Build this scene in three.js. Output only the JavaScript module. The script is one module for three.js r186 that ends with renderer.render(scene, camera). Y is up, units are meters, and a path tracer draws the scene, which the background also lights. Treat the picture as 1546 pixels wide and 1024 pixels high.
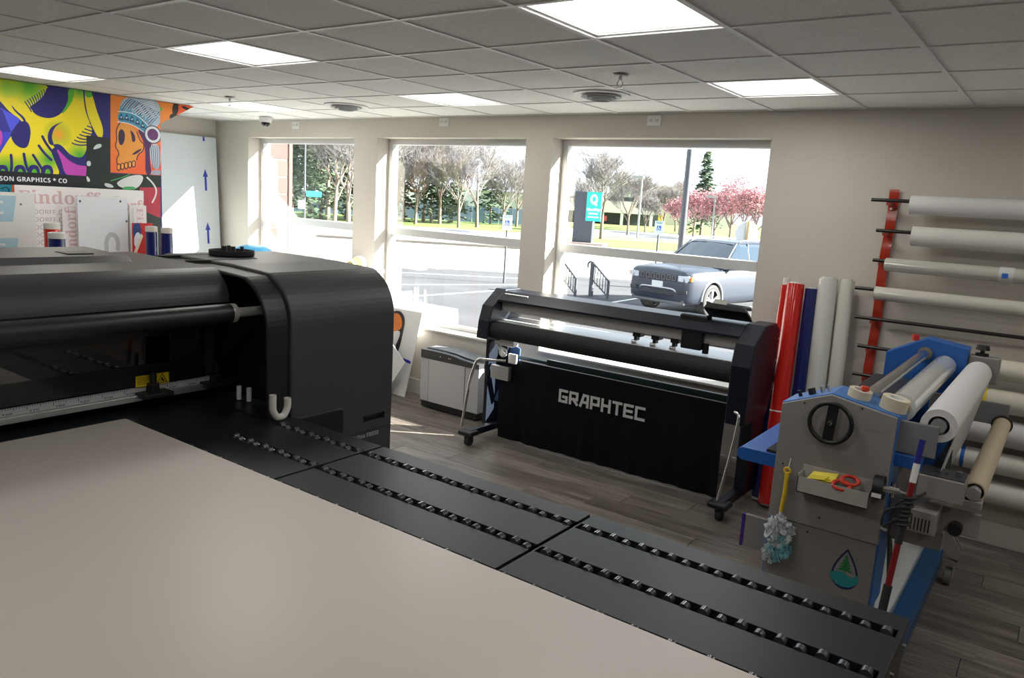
import * as THREE from 'three';
import { RoundedBoxGeometry } from 'three/addons/geometries/RoundedBoxGeometry.js';
import { TextGeometry } from 'three/addons/geometries/TextGeometry.js';
import { FontLoader } from 'three/addons/loaders/FontLoader.js';
import { mergeGeometries, toCreasedNormals } from 'three/addons/utils/BufferGeometryUtils.js';
import { RectAreaLightUniformsLib } from 'three/addons/lights/RectAreaLightUniformsLib.js';
import { Brush, Evaluator, SUBTRACTION } from 'three-bvh-csg';

// ------------------------------------------------------------------ camera, sky, sun, exposure
const scene = new THREE.Scene();
const FPX = 1162, EYE = new THREE.Vector3(0.6386, 1.9483, 5.5178);
const camera = new THREE.PerspectiveCamera(2 * Math.atan(512 / FPX) * 180 / Math.PI, 1546 / 1024, 0.05, 400);
camera.position.copy(EYE);
camera.rotation.set(-0.17764, 0.62283, 0.06022, 'YXZ');
camera.updateMatrixWorld(true);
scene.add(camera);
const renderer = new THREE.WebGLRenderer({ antialias: true });
renderer.toneMapping = THREE.LinearToneMapping;
renderer.toneMappingExposure = 1.28;
renderer.shadowMap.enabled = true;
scene.background = new THREE.Color(1.35, 1.52, 1.75);
const sun = new THREE.DirectionalLight(new THREE.Color(1, 0.95, 0.88), 38);
sun.position.set(30, 18, -20.1);
sun.castShadow = true;
Object.assign(sun.shadow.camera, { left: -25, right: 25, top: 25, bottom: -25, near: 1, far: 120 });
sun.shadow.mapSize.set(2048, 2048);
scene.add(sun, sun.target);
RectAreaLightUniformsLib.init();
const PANEL_LIGHT = 7.0;

// ------------------------------------------------------------------ helpers
let seed = 7;
const rnd = () => { seed = (seed * 1664525 + 1013904223) >>> 0; return seed / 4294967296; };
const rr = (a, b) => a + (b - a) * rnd();
const V = (x, y, z) => new THREE.Vector3(x, y, z);
const q0 = camera.quaternion.clone();
const rayOf = (px, py) => V((px - 773) / FPX, (512 - py) / FPX, -1).applyQuaternion(q0);
const at = (px, py, axis, v) => { const d = rayOf(px, py); return EYE.clone().addScaledVector(d, (v - EYE[axis]) / d[axis]); };
const far = (px, dist, y = -0.6) => { const d = rayOf(px, 300); const l = Math.hypot(d.x, d.z); return V(EYE.x + d.x / l * dist, y, EYE.z + d.z / l * dist); };
const lin = (r, g, b) => new THREE.Color().setRGB(r, g, b);
const M = (color, roughness = 0.6, metalness = 0, extra = {}) => new THREE.MeshPhysicalMaterial({ color, roughness, metalness, ...extra });

function noiseTex(w, h, fn, srgb = true) {
  const d = new Uint8Array(w * h * 4);
  for (let y = 0; y < h; y++) for (let x = 0; x < w; x++) {
    const c = fn(x, y); const i = (y * w + x) * 4;
    d[i] = c[0]; d[i + 1] = c[1]; d[i + 2] = c[2]; d[i + 3] = 255;
  }
  const t = new THREE.DataTexture(d, w, h, THREE.RGBAFormat);
  t.wrapS = t.wrapT = THREE.RepeatWrapping; t.magFilter = THREE.LinearFilter; t.minFilter = THREE.LinearMipmapLinearFilter; t.generateMipmaps = true;
  if (srgb) t.colorSpace = THREE.SRGBColorSpace;
  t.needsUpdate = true; return t;
}
const hash = (x, y) => { let n = (x * 374761393 + y * 668265263) | 0; n = Math.imul(n ^ (n >>> 13), 1274126177); return ((n ^ (n >>> 16)) >>> 0) / 4294967296; };
const vnoise = (x, y, px, py) => {
  const xi = Math.floor(x), yi = Math.floor(y), fx = x - xi, fy = y - yi, w = (a, n) => ((a % n) + n) % n;
  const sx = fx * fx * (3 - 2 * fx), sy = fy * fy * (3 - 2 * fy);
  const a = hash(w(xi, px), w(yi, py)), b = hash(w(xi + 1, px), w(yi, py)), c = hash(w(xi, px), w(yi + 1, py)), e = hash(w(xi + 1, px), w(yi + 1, py));
  return (a + (b - a) * sx) * (1 - sy) + (c + (e - c) * sx) * sy;
};
const cl = (v) => Math.max(0, Math.min(255, v));

function ext(pts, depth, bevel = 0, holes = []) {          // outline in x,y extruded to +z
  const s = new THREE.Shape(pts.map((p) => new THREE.Vector2(p[0], p[1])));
  for (const h of holes) s.holes.push(new THREE.Path(h.map((p) => new THREE.Vector2(p[0], p[1]))));
  return new THREE.ExtrudeGeometry(s, { depth: depth - 2 * bevel, bevelEnabled: bevel > 0, bevelThickness: bevel, bevelSize: bevel, bevelOffset: -bevel, bevelSegments: 2, curveSegments: 12 }).translate(0, 0, bevel);
}
const B = (x0, x1, y0, y1, z0, z1, r = 0) => (r ? new RoundedBoxGeometry(x1 - x0, y1 - y0, z1 - z0, 2, r) : new THREE.BoxGeometry(x1 - x0, y1 - y0, z1 - z0)).translate((x0 + x1) / 2, (y0 + y1) / 2, (z0 + z1) / 2);
function rod(a, b, r1, r2 = r1, seg = 12, open = false) {
  const d = b.clone().sub(a), g = new THREE.CylinderGeometry(r2, r1, d.length(), seg, 1, open);
  g.applyQuaternion(new THREE.Quaternion().setFromUnitVectors(V(0, 1, 0), d.normalize()));
  const c = a.clone().add(b).multiplyScalar(0.5); return g.translate(c.x, c.y, c.z);
}
function pipe(a, b, rOut, rIn, seg = 32) {                   // hollow tube from a to b
  const d = b.clone().sub(a), L = d.length();
  const g = new THREE.LatheGeometry([[rIn, 0], [rOut, 0], [rOut, L], [rIn, L], [rIn, 0]].map((p) => new THREE.Vector2(p[0], p[1])), seg);
  const n = g.toNonIndexed(); n.computeVertexNormals();
  const out = smoothRadial(n, rOut, rIn, L);
  out.applyQuaternion(new THREE.Quaternion().setFromUnitVectors(V(0, 1, 0), d.normalize()));
  return out.translate(a.x, a.y, a.z);
}
function smoothRadial(g) {
  const p = g.attributes.position, n = g.attributes.normal;
  for (let i = 0; i < p.count; i++) if (Math.abs(n.getY(i)) < 0.5) {
    const x = p.getX(i), z = p.getZ(i), l = Math.hypot(x, z) || 1, s = Math.sign(n.getX(i) * x + n.getZ(i) * z) || 1;
    n.setXYZ(i, s * x / l, 0, s * z / l);
  }
  return g;
}
const wire = (pts, r, seg = 8, n = 40) => new THREE.TubeGeometry(new THREE.CatmullRomCurve3(pts, false, 'catmullrom', 0.4), n, r, seg);
function plainGeo(g) {
  let n = g.index ? g.toNonIndexed() : g;
  for (const k of Object.keys(n.attributes)) if (!['position', 'normal', 'uv'].includes(k)) n.deleteAttribute(k);
  if (!n.attributes.normal) n.computeVertexNormals();
  if (!n.attributes.uv) n.setAttribute('uv', new THREE.BufferAttribute(new Float32Array(n.attributes.position.count * 2), 2));
  n.morphAttributes = {}; n.clearGroups?.();
  return n;
}
function boxUV(g) {
  const p = g.attributes.position, uv = g.attributes.uv;
  const a = V(), b = V(), c = V();
  for (let i = 0; i < p.count; i += 3) {
    a.fromBufferAttribute(p, i); b.fromBufferAttribute(p, i + 1); c.fromBufferAttribute(p, i + 2);
    const n = b.clone().sub(a).cross(c.clone().sub(a)); const ax = Math.abs(n.x), ay = Math.abs(n.y), az = Math.abs(n.z);
    for (let k = 0; k < 3; k++) {
      const v = [a, b, c][k];
      if (ay >= ax && ay >= az) uv.setXY(i + k, v.x, v.z); else if (ax >= az) uv.setXY(i + k, v.z, v.y); else uv.setXY(i + k, v.x, v.y);
    }
  }
}
const taken = {};
const numbered = (n) => { taken[n] = (taken[n] ?? -1) + 1; return taken[n] ? n + '_' + String(taken[n]).padStart(3, '0') : n; };
function mesh(name, geos, material, parent, opts = {}) {
  geos = Array.isArray(geos) ? geos : [geos];
  const list = geos.map((g) => plainGeo(g));
  const g = list.length > 1 ? mergeGeometries(list) : list[0];
  if (material.userData.metric) boxUV(g);
  const m = new THREE.Mesh(g, material);
  m.castShadow = m.receiveShadow = true;
  m.name = parent ? name : numbered(name);
  (parent ?? scene).add(m);
  if (opts.label) m.userData.label = opts.label;
  return m;
}
function thing(name, label, category, group, pos) {
  const o = new THREE.Group(); o.name = numbered(name); scene.add(o);
  o.userData = { label, category }; if (group) o.userData.group = group;
  if (pos) o.position.copy(pos);
  return o;
}
function tag(o, label, category, group, kind) { o.userData.label = label; o.userData.category = category; if (group) o.userData.group = group; if (kind) o.userData.kind = kind; return o; }
function struct(o, label, category) { o.userData = { ...o.userData, kind: 'structure', label, category }; return o; }
function canvasTex(w, h, draw) {
  const c = document.createElement('canvas'); c.width = w; c.height = h;
  draw(c.getContext('2d'), w, h);
  const t = new THREE.CanvasTexture(c); t.colorSpace = THREE.SRGBColorSpace; t.anisotropy = 4; return t;
}
const font = await new FontLoader().loadAsync('fonts/droid/droid_sans_bold.typeface.json');
const text = (s, size, depth = 0.002) => new TextGeometry(s, { font, size, depth, curveSegments: 4 });

// ------------------------------------------------------------------ materials
const wallTex = noiseTex(256, 256, (x, y) => { const n = 0.6 * vnoise(x / 3, y / 3, 85, 85) + 0.4 * hash(x, y); const v = 236 + 12 * n; return [cl(v), cl(v), cl(v)]; });
wallTex.repeat.set(2, 2);
const wallM = M(lin(0.68, 0.635, 0.57), 0.85, 0, { map: wallTex }); wallM.userData.metric = true;
const trimM = M(lin(0.62, 0.6, 0.56), 0.55);
const frameM = M(lin(0.62, 0.63, 0.63), 0.4);
const tileTex = noiseTex(512, 512, (x, y) => {
  const n = vnoise(x / 4, y / 4, 128, 128), s = hash(x >> 1, y >> 1), k = hash(x, y);
  const v = 234 + 18 * n - (s > 0.93 ? 46 : 0) - (k > 0.9 ? 18 : 0); return [cl(v), cl(v), cl(v - 2)];
});
tileTex.repeat.set(2.2, 2.2);
const tileM = M(lin(0.97, 0.97, 0.95), 0.95, 0, { map: tileTex }); tileM.userData.metric = true;
const gridM = M(lin(0.8, 0.8, 0.79), 0.5);
const woodTex = [0, 1, 2, 3].map((k) => noiseTex(512, 64, (x, y) => {
  const g = 0.5 * vnoise(x / 40 + k * 3, y / 2.2, 64, 64) + 0.32 * vnoise(x / 14, y / 1.1 + k * 7, 64, 64) + 0.18 * hash(x, y + k * 99);
  const b = vnoise(x / 70 + k * 5, y / 14, 16, 16);
  const v = 96 + k * 5 + 64 * (g - 0.5) + 34 * (b - 0.5);
  return [cl(v + 8), cl(v + 1), cl(v - 5)];
}));
const woodM = woodTex.map((t) => M(0xffffff, 0.38, 0, { map: t, specularIntensity: 0.6 }));
const black = M(lin(0.008, 0.008, 0.009), 0.45);
const blackMatte = M(lin(0.012, 0.012, 0.013), 0.8);
const charcoal = M(lin(0.047, 0.046, 0.049), 0.42);
const charcoalDark = M(lin(0.01, 0.01, 0.011), 0.42);
const plateTex = noiseTex(512, 512, (x, y) => { const n = 0.6 * vnoise(x / 60, y / 60, 9, 9) + 0.4 * vnoise(x / 6, y / 6, 86, 86); const v = 205 + 50 * n - (hash(x >> 1, y >> 1) > 0.9985 ? -40 : 0); return [cl(v), cl(v), cl(v)]; });
const plateM = M(lin(0.013, 0.015, 0.019), 0.42, 0, { map: plateTex, specularIntensity: 0.7 }); plateM.userData.metric = true;
const chrome = M(lin(0.75, 0.74, 0.72), 0.22, 1);
const alu = M(lin(0.62, 0.63, 0.64), 0.38, 0.85);
const navyBlack = M(lin(0.006, 0.009, 0.017), 0.36, 0, { specularIntensity: 0.8 });
const clothM = M(lin(0.003, 0.004, 0.007), 0.8, 0, { specularIntensity: 0.4 });
const whiteP = M(lin(0.78, 0.78, 0.77), 0.5);
const letterM = M(lin(0.62, 0.62, 0.62), 0.6);
const greyLight = M(lin(0.46, 0.47, 0.48), 0.45);
const blueM = M(lin(0.02, 0.115, 0.42), 0.38);
const bluePale = M(lin(0.045, 0.17, 0.47), 0.4);
const lamGrey = M(lin(0.26, 0.243, 0.23), 0.5);
const lamGreyD = M(lin(0.2, 0.2, 0.21), 0.5);
const redV = M(lin(0.55, 0.018, 0.012), 0.16, 0, { clearcoat: 0.5 });
const navyV = M(lin(0.008, 0.016, 0.11), 0.16, 0, { clearcoat: 0.5 });
const clearV = M(lin(0.66, 0.665, 0.62), 0.14, 0, { clearcoat: 0.7, clearcoatRoughness: 0.08 });
const paperRoll = M(lin(0.74, 0.74, 0.73), 0.55);
const cardM = M(lin(0.5, 0.42, 0.29), 0.8);
const creamRoll = M(lin(0.68, 0.65, 0.55), 0.45);
const rubber = M(lin(0.02, 0.02, 0.02), 0.7);
const yellowM = M(lin(0.72, 0.48, 0.02), 0.5);
const redPlastic = M(lin(0.55, 0.035, 0.015), 0.4);
const paneM = new THREE.MeshPhysicalMaterial({ color: lin(0.985, 1, 0.99), roughness: 0, metalness: 0, transmission: 1, thickness: 0, ior: 1.5 });

// ------------------------------------------------------------------ room shell
const H = 2.67, XL = -7.85, XR = 3.6, ZF = 8.0, CELL = 0.6096;
const WIN = [[-7.21, -5.44], [-5.11, -3.3], [-3.03, -1.2]], SILL = 0.66, HEAD = 2.485, WT = 0.3;
{
  const hole = (a, b) => [[a, SILL], [b, SILL], [b, HEAD], [a, HEAD]];
  const g = ext([[XL - 0.25, -0.2], [XR + 0.25, -0.2], [XR + 0.25, H + 0.35], [XL - 0.25, H + 0.35]], WT, 0, WIN.map((w) => hole(...w))).translate(0, 0, -WT);
  struct(mesh('wall_back', g, wallM), 'warm grey painted wall pierced by three tall windows', 'wall');
  struct(mesh('wall_left', B(XL - 0.2, XL, -0.2, H + 0.3, 0, ZF), wallM), 'warm grey wall behind the tall white leaning panel', 'wall');
  struct(mesh('wall_right', B(XR, XR + 0.2, -0.2, H + 0.3, 0, ZF), wallM), 'warm grey side wall beyond the roll rack', 'wall');
  struct(mesh('wall_front', B(XL - 0.2, XR + 0.2, -0.2, H + 0.3, ZF, ZF + 0.2), wallM), 'warm grey wall opposite the windows', 'wall');
  struct(mesh('baseboard_back', B(XL, XR, 0, 0.15, 0.0, 0.016, 0.004), trimM), 'pale painted baseboard along the window wall', 'baseboard');
  for (const [i, [a, b]] of WIN.entries()) {
    const w = new THREE.Group(); w.name = 'window_' + (i + 1); scene.add(w);
    struct(w, ['tall window beside the white leaning panel, brick pier outside', 'tall window behind the pale grey cabinet, bare trees outside', 'tall window behind the cutting plotter, parked car outside'][i], 'window');
    const z0 = -0.24, z1 = -0.165, f = 0.055;
    mesh('frame', ext([[a, SILL], [b, SILL], [b, HEAD], [a, HEAD]], z1 - z0, 0.004, [[[a + f, SILL + f], [b - f, SILL + f], [b - f, HEAD - f], [a + f, HEAD - f]]]).translate(0, 0, z0), frameM, w);
    mesh('transom_rail', B(a + f, b - f, 1.535, 1.61, z0, z1 + 0.01, 0.006), frameM, w);
    mesh('pane', B(a + f, b - f, 1.61, HEAD - f, -0.206, -0.2), paneM, w);
    mesh('pane', B(a + f, b - f, SILL + f, 1.535, -0.206, -0.2), paneM, w);
    mesh('sill_board', B(a, b, SILL - 0.004, SILL + 0.016, -0.165, 0.018, 0.005), trimM, w);
  }
}
// floor: planks laid along the window wall
{
  const fl = struct(mesh('floor', B(XL, XR, -0.2, -0.0125, 0, ZF), M(lin(0.05, 0.045, 0.04), 0.9)), 'grey-brown wood plank floor', 'floor');
  const PW = 0.18, PL = 1.22;
  const variants = [];
  for (let k = 0; k < 6; k++) {
    const g = plainGeo(new RoundedBoxGeometry(PL - 0.003, 0.012, PW - 0.003, 1, 0.0012)); const p = g.attributes.position, uv = g.attributes.uv;
    for (let i = 0; i < p.count; i++) uv.setXY(i, (p.getX(i) / PL + 0.5) * 0.55 + k * 0.17, (p.getZ(i) / PW + 0.5) * 0.8 + k * 0.13);
    variants.push(g);
  }
  const rest = [];
  let n = 0;
  for (let r = 0; r < ZF / PW - 0.5; r++) {
    const off = [0, 0.43, 0.86, 0.2, 0.65, 1.05][r % 6];
    for (let x = XL - off; x < XR; x += PL) {
      const z = (r + 0.5) * PW, x0 = Math.max(x, XL + 0.002), x1 = Math.min(x + PL, XR - 0.002); if (x1 - x0 < 0.05) continue;
      const whole = x1 - x0 > PL - 0.01, vis = z < 3.6 && x1 > -5.2 && x0 < 2.2;
      if (vis && whole && n < 290) {
        const m = new THREE.Mesh(variants[Math.floor(rnd() * 6)], woodM[Math.floor(rnd() * 4)]); m.name = 'plank';
        m.position.set((x0 + x1) / 2, -0.006, z); m.castShadow = m.receiveShadow = true; fl.add(m); n++;
      } else rest.push(B(x0, x1 - 0.003, -0.012, 0, z - PW / 2, z + PW / 2 - 0.003));
    }
  }
  const rm = mesh('outer_planks', rest, woodM[1], fl); rm.userData.kind = 'stuff';
}
// ceiling: lay-in tiles in a grid
const LIGHTS = [];
for (const ix of [-10, -6, -2, 2]) for (const iz of [1, 4, 7]) LIGHTS.push([ix, iz]);
{
  const ce = struct(mesh('ceiling', B(XL - 0.2, XR + 0.2, H + 0.16, H + 0.35, -0.0, ZF + 0.2), M(lin(0.3, 0.3, 0.3), 0.9)), 'suspended ceiling of speckled square tiles in a white grid', 'ceiling');
  const nx0 = -13, nx1 = 6, nz1 = 13;
  const geos = [0, 1, 2].map((k) => { const g = plainGeo(new RoundedBoxGeometry(CELL - 0.014, 0.016, CELL - 0.014, 1, 0.004)); boxUV(g); const u = g.attributes.uv; for (let i = 0; i < u.count; i++) u.setXY(i, u.getX(i) + k * 0.37, u.getY(i) + k * 0.61); return g; });
  const cut = {};
  for (let ix = nx0; ix < nx1; ix++) for (let iz = 0; iz < nz1 + 1; iz++) {
    if (LIGHTS.some(([a, b]) => a === ix && b === iz)) continue;
    const x0 = Math.max(ix * CELL, XL), x1 = Math.min((ix + 1) * CELL, XR), z0 = iz * CELL, z1 = Math.min((iz + 1) * CELL, ZF);
    if (x1 - x0 < 0.05 || z1 - z0 < 0.05) continue;
    let g = geos[Math.floor(rnd() * 3)];
    if (x1 - x0 < CELL - 0.01 || z1 - z0 < CELL - 0.01) { const key = (x1 - x0).toFixed(2) + (z1 - z0).toFixed(2); g = cut[key] ??= (() => { const b = plainGeo(new THREE.BoxGeometry(x1 - x0 - 0.014, 0.016, z1 - z0 - 0.014)); boxUV(b); return b; })(); }
    const m = new THREE.Mesh(g, tileM); m.name = 'ceiling_tile'; m.castShadow = m.receiveShadow = true;
    m.position.set((x0 + x1) / 2, H + 0.014, (z0 + z1) / 2); ce.add(m);
  }
  for (let ix = nx0 + 1; ix < nx1; ix++) mesh('main_runner', B(ix * CELL - 0.012, ix * CELL + 0.012, H, H + 0.008, 0, ZF), gridM, ce);
  for (let iz = 1; iz <= nz1; iz++) mesh('cross_runner', B(XL, XR, H + 0.0005, H + 0.0085, iz * CELL - 0.012, iz * CELL + 0.012), gridM, ce);
  mesh('wall_angle', [B(XL, XR, H - 0.002, H + 0.02, 0, 0.02)], gridM, ce);
}
// troffer lights
{
  const glow = new THREE.MeshStandardMaterial({ color: lin(0.8, 0.8, 0.8), emissive: lin(1, 0.99, 0.96), emissiveIntensity: 1.5, roughness: 0.6 });
  const names = { '-2,1': 'over the roll rack', '-6,1': 'between the round vents', '-10,1': 'beside the dome camera', '-2,4': 'over the roller tables', '-6,4': 'over the printer end housing', '-10,4': 'beside the mural', '2,1': 'over the far end of the wall rods', '2,4': 'past the blue laminator', '-10,7': 'along the mural wall, furthest from the windows', '-6,7': 'over the gantry hood of the printer', '-2,7': 'right over the blank white board', '2,7': 'over the open floor, furthest from the windows' };
  for (const [ix, iz] of LIGHTS) {
    const x0 = ix * CELL, z0 = iz * CELL, k = ix + ',' + iz;
    const t = thing('ceiling_light', 'square flat lit ceiling panel ' + names[k], 'ceiling light', 'lit ceiling panels');
    mesh('frame', ext([[0.014, 0.014], [CELL - 0.014, 0.014], [CELL - 0.014, CELL - 0.014], [0.014, CELL - 0.014]], 0.05, 0, [[[0.03, 0.03], [CELL - 0.03, 0.03], [CELL - 0.03, CELL - 0.03], [0.03, CELL - 0.03]]]).rotateX(Math.PI / 2).translate(x0, H + 0.059, z0), gridM, t);
    mesh('diffuser', B(x0 + 0.03, x0 + CELL - 0.03, H + 0.02, H + 0.03, z0 + 0.03, z0 + CELL - 0.03), glow, t);
    const l = new THREE.RectAreaLight(lin(1, 0.97, 0.92), PANEL_LIGHT, CELL - 0.07, CELL - 0.07);
    l.position.set(x0 + CELL / 2, H + 0.012, z0 + CELL / 2); l.lookAt(x0 + CELL / 2, 0, z0 + CELL / 2); l.castShadow = true; l.name = 'panel_light'; t.add(l);
  }
}

// partition with the printed mural (drawn as the flat print it is)
const XM = -6.55, ZM = 1.43;
{
  const S = 2048, span = 2.0;
  const murals = canvasTex(S, S, (c) => {
    const P = (x, y) => { const p = at(x, y, 'x', XM); return [(ZM + span - p.z) / span * S, (H - p.y) / span * S]; };
    const A = (ox, oy, k) => (x, y) => P(ox + x * k, oy + y * k);
    const a = A(0, 120, 180 / 1024), b = A(130, 140, 170 / 1088);
    const path = (m, pts, close = true) => {
      const q = pts.map((p) => m(p[0], p[1])); c.beginPath(); const n = q.length;
      if (close) { const s = [(q[n - 1][0] + q[0][0]) / 2, (q[n - 1][1] + q[0][1]) / 2]; c.moveTo(...s); for (let i = 0; i < n; i++) { const e = [(q[i][0] + q[(i + 1) % n][0]) / 2, (q[i][1] + q[(i + 1) % n][1]) / 2]; c.quadraticCurveTo(...q[i], ...e); } c.closePath(); }
      else { c.moveTo(...q[0]); for (let i = 1; i < n - 1; i++) { const e = i === n - 2 ? q[n - 1] : [(q[i][0] + q[i + 1][0]) / 2, (q[i][1] + q[i + 1][1]) / 2]; c.quadraticCurveTo(...q[i], ...e); } }
    };
    const fill = (m, col, pts) => { path(m, pts); c.fillStyle = col; c.fill(); };
    const hard = (m, col, pts) => { c.beginPath(); pts.forEach((p, i) => (i ? c.lineTo(...m(...p)) : c.moveTo(...m(...p)))); c.closePath(); c.fillStyle = col; c.fill(); };
    const line = (m, col, w, pts) => { path(m, pts, false); c.strokeStyle = col; c.lineWidth = w; c.lineCap = 'round'; c.stroke(); };
    const navy = '#1f1a6e', yel = '#ecd91c', grn = '#58b52c', mag = '#c243b4';
    c.fillStyle = navy; c.fillRect(0, 0, S, S);
    // facets left
    hard(a, '#3a41c8', [[-300, 180], [0, 240], [100, 440], [80, 520], [0, 650], [-300, 700]]);
    hard(a, '#4a52dd', [[0, 240], [180, 340], [100, 450], [40, 330]]); hard(a, '#2a2a93', [[-200, 200], [20, 260], [95, 450], [0, 450]]);
    fill(a, mag, [[-200, 380], [0, 410], [30, 500], [0, 600], [-200, 680]]);
    // skull body
    fill(a, yel, [[-260, -60], [120, -20], [420, 40], [410, 130], [340, 210], [260, 260], [330, 320], [450, 340], [560, 270], [620, 100], [640, 40], [740, 60], [730, 250], [800, 440], [770, 500], [740, 620], [700, 680], [600, 650], [520, 560], [430, 600], [470, 700], [520, 810], [470, 830], [400, 800], [200, 810], [0, 800], [-40, 700], [70, 520], [110, 470], [200, 420], [190, 350], [80, 280], [0, 180]]);
    // green shades of the print
    const g1 = (m, x, y, r, col) => { const p = m(x, y), e = m(x + r, y); const R = Math.abs(e[0] - p[0]); const g = c.createRadialGradient(p[0], p[1], R * 0.1, p[0], p[1], R); g.addColorStop(0, col); g.addColorStop(1, 'rgba(120,190,40,0)'); c.fillStyle = g; c.beginPath(); c.arc(p[0], p[1], R, 0, 7); c.fill(); };
    c.save(); path(a, [[-260, -60], [120, -20], [420, 40], [410, 130], [340, 210], [260, 260], [330, 320], [450, 340], [560, 270], [620, 100], [640, 40], [740, 60], [730, 250], [800, 440], [770, 500], [740, 620], [700, 680], [600, 650], [520, 560], [430, 600], [470, 700], [520, 810], [470, 830], [400, 800], [200, 810], [0, 800], [-40, 700], [70, 520], [110, 470], [200, 420], [190, 350], [80, 280], [0, 180]]); c.clip();
    g1(a, 250, 60, 190, '#5cb82e'); g1(a, 60, 60, 120, '#8cc82e'); g1(a, 60, 770, 150, '#4fae2a'); g1(a, 260, 780, 160, '#4fae2a'); g1(a, 420, 690, 120, '#4fae2a'); g1(a, 690, 660, 130, '#4fae2a'); g1(a, 680, 90, 100, '#5cb82e'); g1(a, 500, 470, 130, '#eea22a');
    c.restore();
    // sockets and openings
    fill(a, navy, [[400, 60], [580, 50], [610, 130], [560, 250], [460, 330], [380, 330], [270, 260], [250, 235], [330, 190], [390, 120]]);
    fill(a, grn, [[580, 80], [640, 70], [635, 170], [560, 280], [520, 300], [590, 190]]);
    fill(a, navy, [[90, 470], [150, 370], [230, 350], [265, 420], [260, 510], [235, 590], [170, 590], [110, 540]]);
    fill(a, navy, [[90, 205], [140, 270], [220, 330], [225, 400], [190, 330], [120, 270]]);
    fill(a, navy, [[570, 352], [470, 400], [440, 500], [470, 570], [420, 560], [405, 480], [440, 400]]);
    for (let i = 0; i < 9; i++) line(a, navy, 9 - i * 0.3, [[215 + i * 20, 190 - i * 13], [245 + i * 18, 235 - i * 16], [270 + i * 13, 275 - i * 9]]);
    for (let i = 0; i < 9; i++) line(a, navy, 11, [[620 + i * 22, 545 - i * 24], [670 + i * 18, 575 - i * 28], [760 + i * 8, 560 - i * 22]]);
    line(a, navy, 14, [[718, 60], [725, 220], [770, 360], [830, 480]]);
    fill(a, yel, [[725, 90], [790, 110], [830, 270], [890, 420], [880, 510], [840, 500], [770, 360], [735, 230]]);
    fill(a, grn, [[725, 80], [780, 90], [800, 150], [735, 160]]);
    for (const q of [[[95, 650], [105, 740], [95, 790]], [[205, 640], [220, 740], [240, 780]], [[285, 650], [330, 720], [360, 770]], [[335, 570], [380, 640], [440, 690]], [[365, 490], [400, 570], [470, 640]]]) line(a, navy, 22, q);
    for (const x of [20, 170, 290, 405]) { fill(a, navy, [[x - 60, 830], [x - 45, 745], [x, 730], [x + 45, 745], [x + 60, 830]]); fill(a, grn, [[x - 20, 830], [x - 15, 775], [x + 10, 765], [x + 30, 790], [x + 25, 830]]); }
    fill(a, mag, [[475, 585], [540, 620], [620, 710], [760, 740], [790, 840], [560, 840], [530, 700]]);
    fill(a, navy, [[440, 560], [520, 550], [600, 650], [700, 700], [800, 690], [800, 740], [690, 745], [590, 700], [500, 600]]);
    // black panel
    hard(a, '#14201f', [[743, 480], [950, 505], [950, 960], [743, 930]]);
    fill(a, '#c9d8d2', [[795, 605], [820, 560], [870, 550], [875, 580], [840, 595]]); fill(a, '#c9d8d2', [[745, 700], [780, 700], [782, 745], [745, 745]]);
    hard(a, '#11161d', [[-300, 765], [745, 830], [745, 945], [-300, 895]]);
    // lower band
    hard(b, '#16251f', [[0, 770], [720, 800], [720, 1300], [0, 1300]]);
    fill(b, '#d5d9d6', [[300, 860], [420, 800], [560, 790], [540, 880], [470, 940], [340, 920], [300, 890]]); fill(b, '#d5d9d6', [[170, 870], [240, 880], [280, 920], [190, 915]]); fill(b, '#d5d9d6', [[0, 790], [50, 850], [10, 870]]);
    fill(b, '#4fae6a', [[350, 910], [470, 905], [490, 940], [350, 940]]); line(b, '#3e9a55', 10, [[240, 850], [330, 830], [420, 790]]);
    hard(b, '#b23245', [[520, 915], [720, 915], [720, 1330], [520, 1330]]); line(b, '#d5d9d6', 16, [[590, 820], [660, 880], [690, 980], [640, 1060]]);
    fill(b, '#d597ab', [[600, 1180], [690, 1250], [700, 1300], [620, 1260]]); fill(b, '#3ea26a', [[590, 1260], [640, 1280], [620, 1330]]);
    // lower picture strip below the lettering
    hard(P, '#2a8fa8', [[-60, 277], [18, 279], [18, 480], [-60, 480]]); hard(P, '#e05a1e', [[18, 279], [29, 280], [29, 480], [18, 480]]); hard(P, '#20302c', [[29, 281], [140, 285], [243, 330], [243, 480], [29, 480]]);
    line(P, '#0f3440', 8, [[2, 285], [10, 281], [15, 288], [8, 293], [4, 289]]);
    // orange panel with skull and headdress
    const og = c.createLinearGradient(...b(240, 300), ...b(560, 760)); og.addColorStop(0, '#f08a2c'); og.addColorStop(1, '#ee6230');
    hard(b, '#f0852c', [[236, 10], [722, 80], [722, 800], [236, 772]]); c.fillStyle = og; c.beginPath(); [[236, 10], [722, 80], [722, 800], [236, 772]].forEach((p, i) => (i ? c.lineTo(...b(...p)) : c.moveTo(...b(...p)))); c.fill();
    fill(b, '#4a1c58', [[480, 340], [600, 380], [640, 500], [610, 640], [640, 790], [570, 800], [575, 600], [560, 470]]);
    fill(b, '#e79a3c', [[300, 330], [330, 290], [430, 310], [490, 380], [510, 460], [560, 490], [560, 560], [490, 590], [490, 650], [440, 690], [310, 690], [300, 640], [320, 600], [300, 540], [280, 520], [300, 450]]);
    line(b, '#241436', 9, [[330, 288], [285, 350], [300, 460], [278, 515], [310, 560], [320, 600], [290, 640], [300, 690]]); line(b, '#241436', 9, [[490, 380], [520, 470], [560, 490], [555, 565], [495, 600], [490, 650]]);
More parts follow.
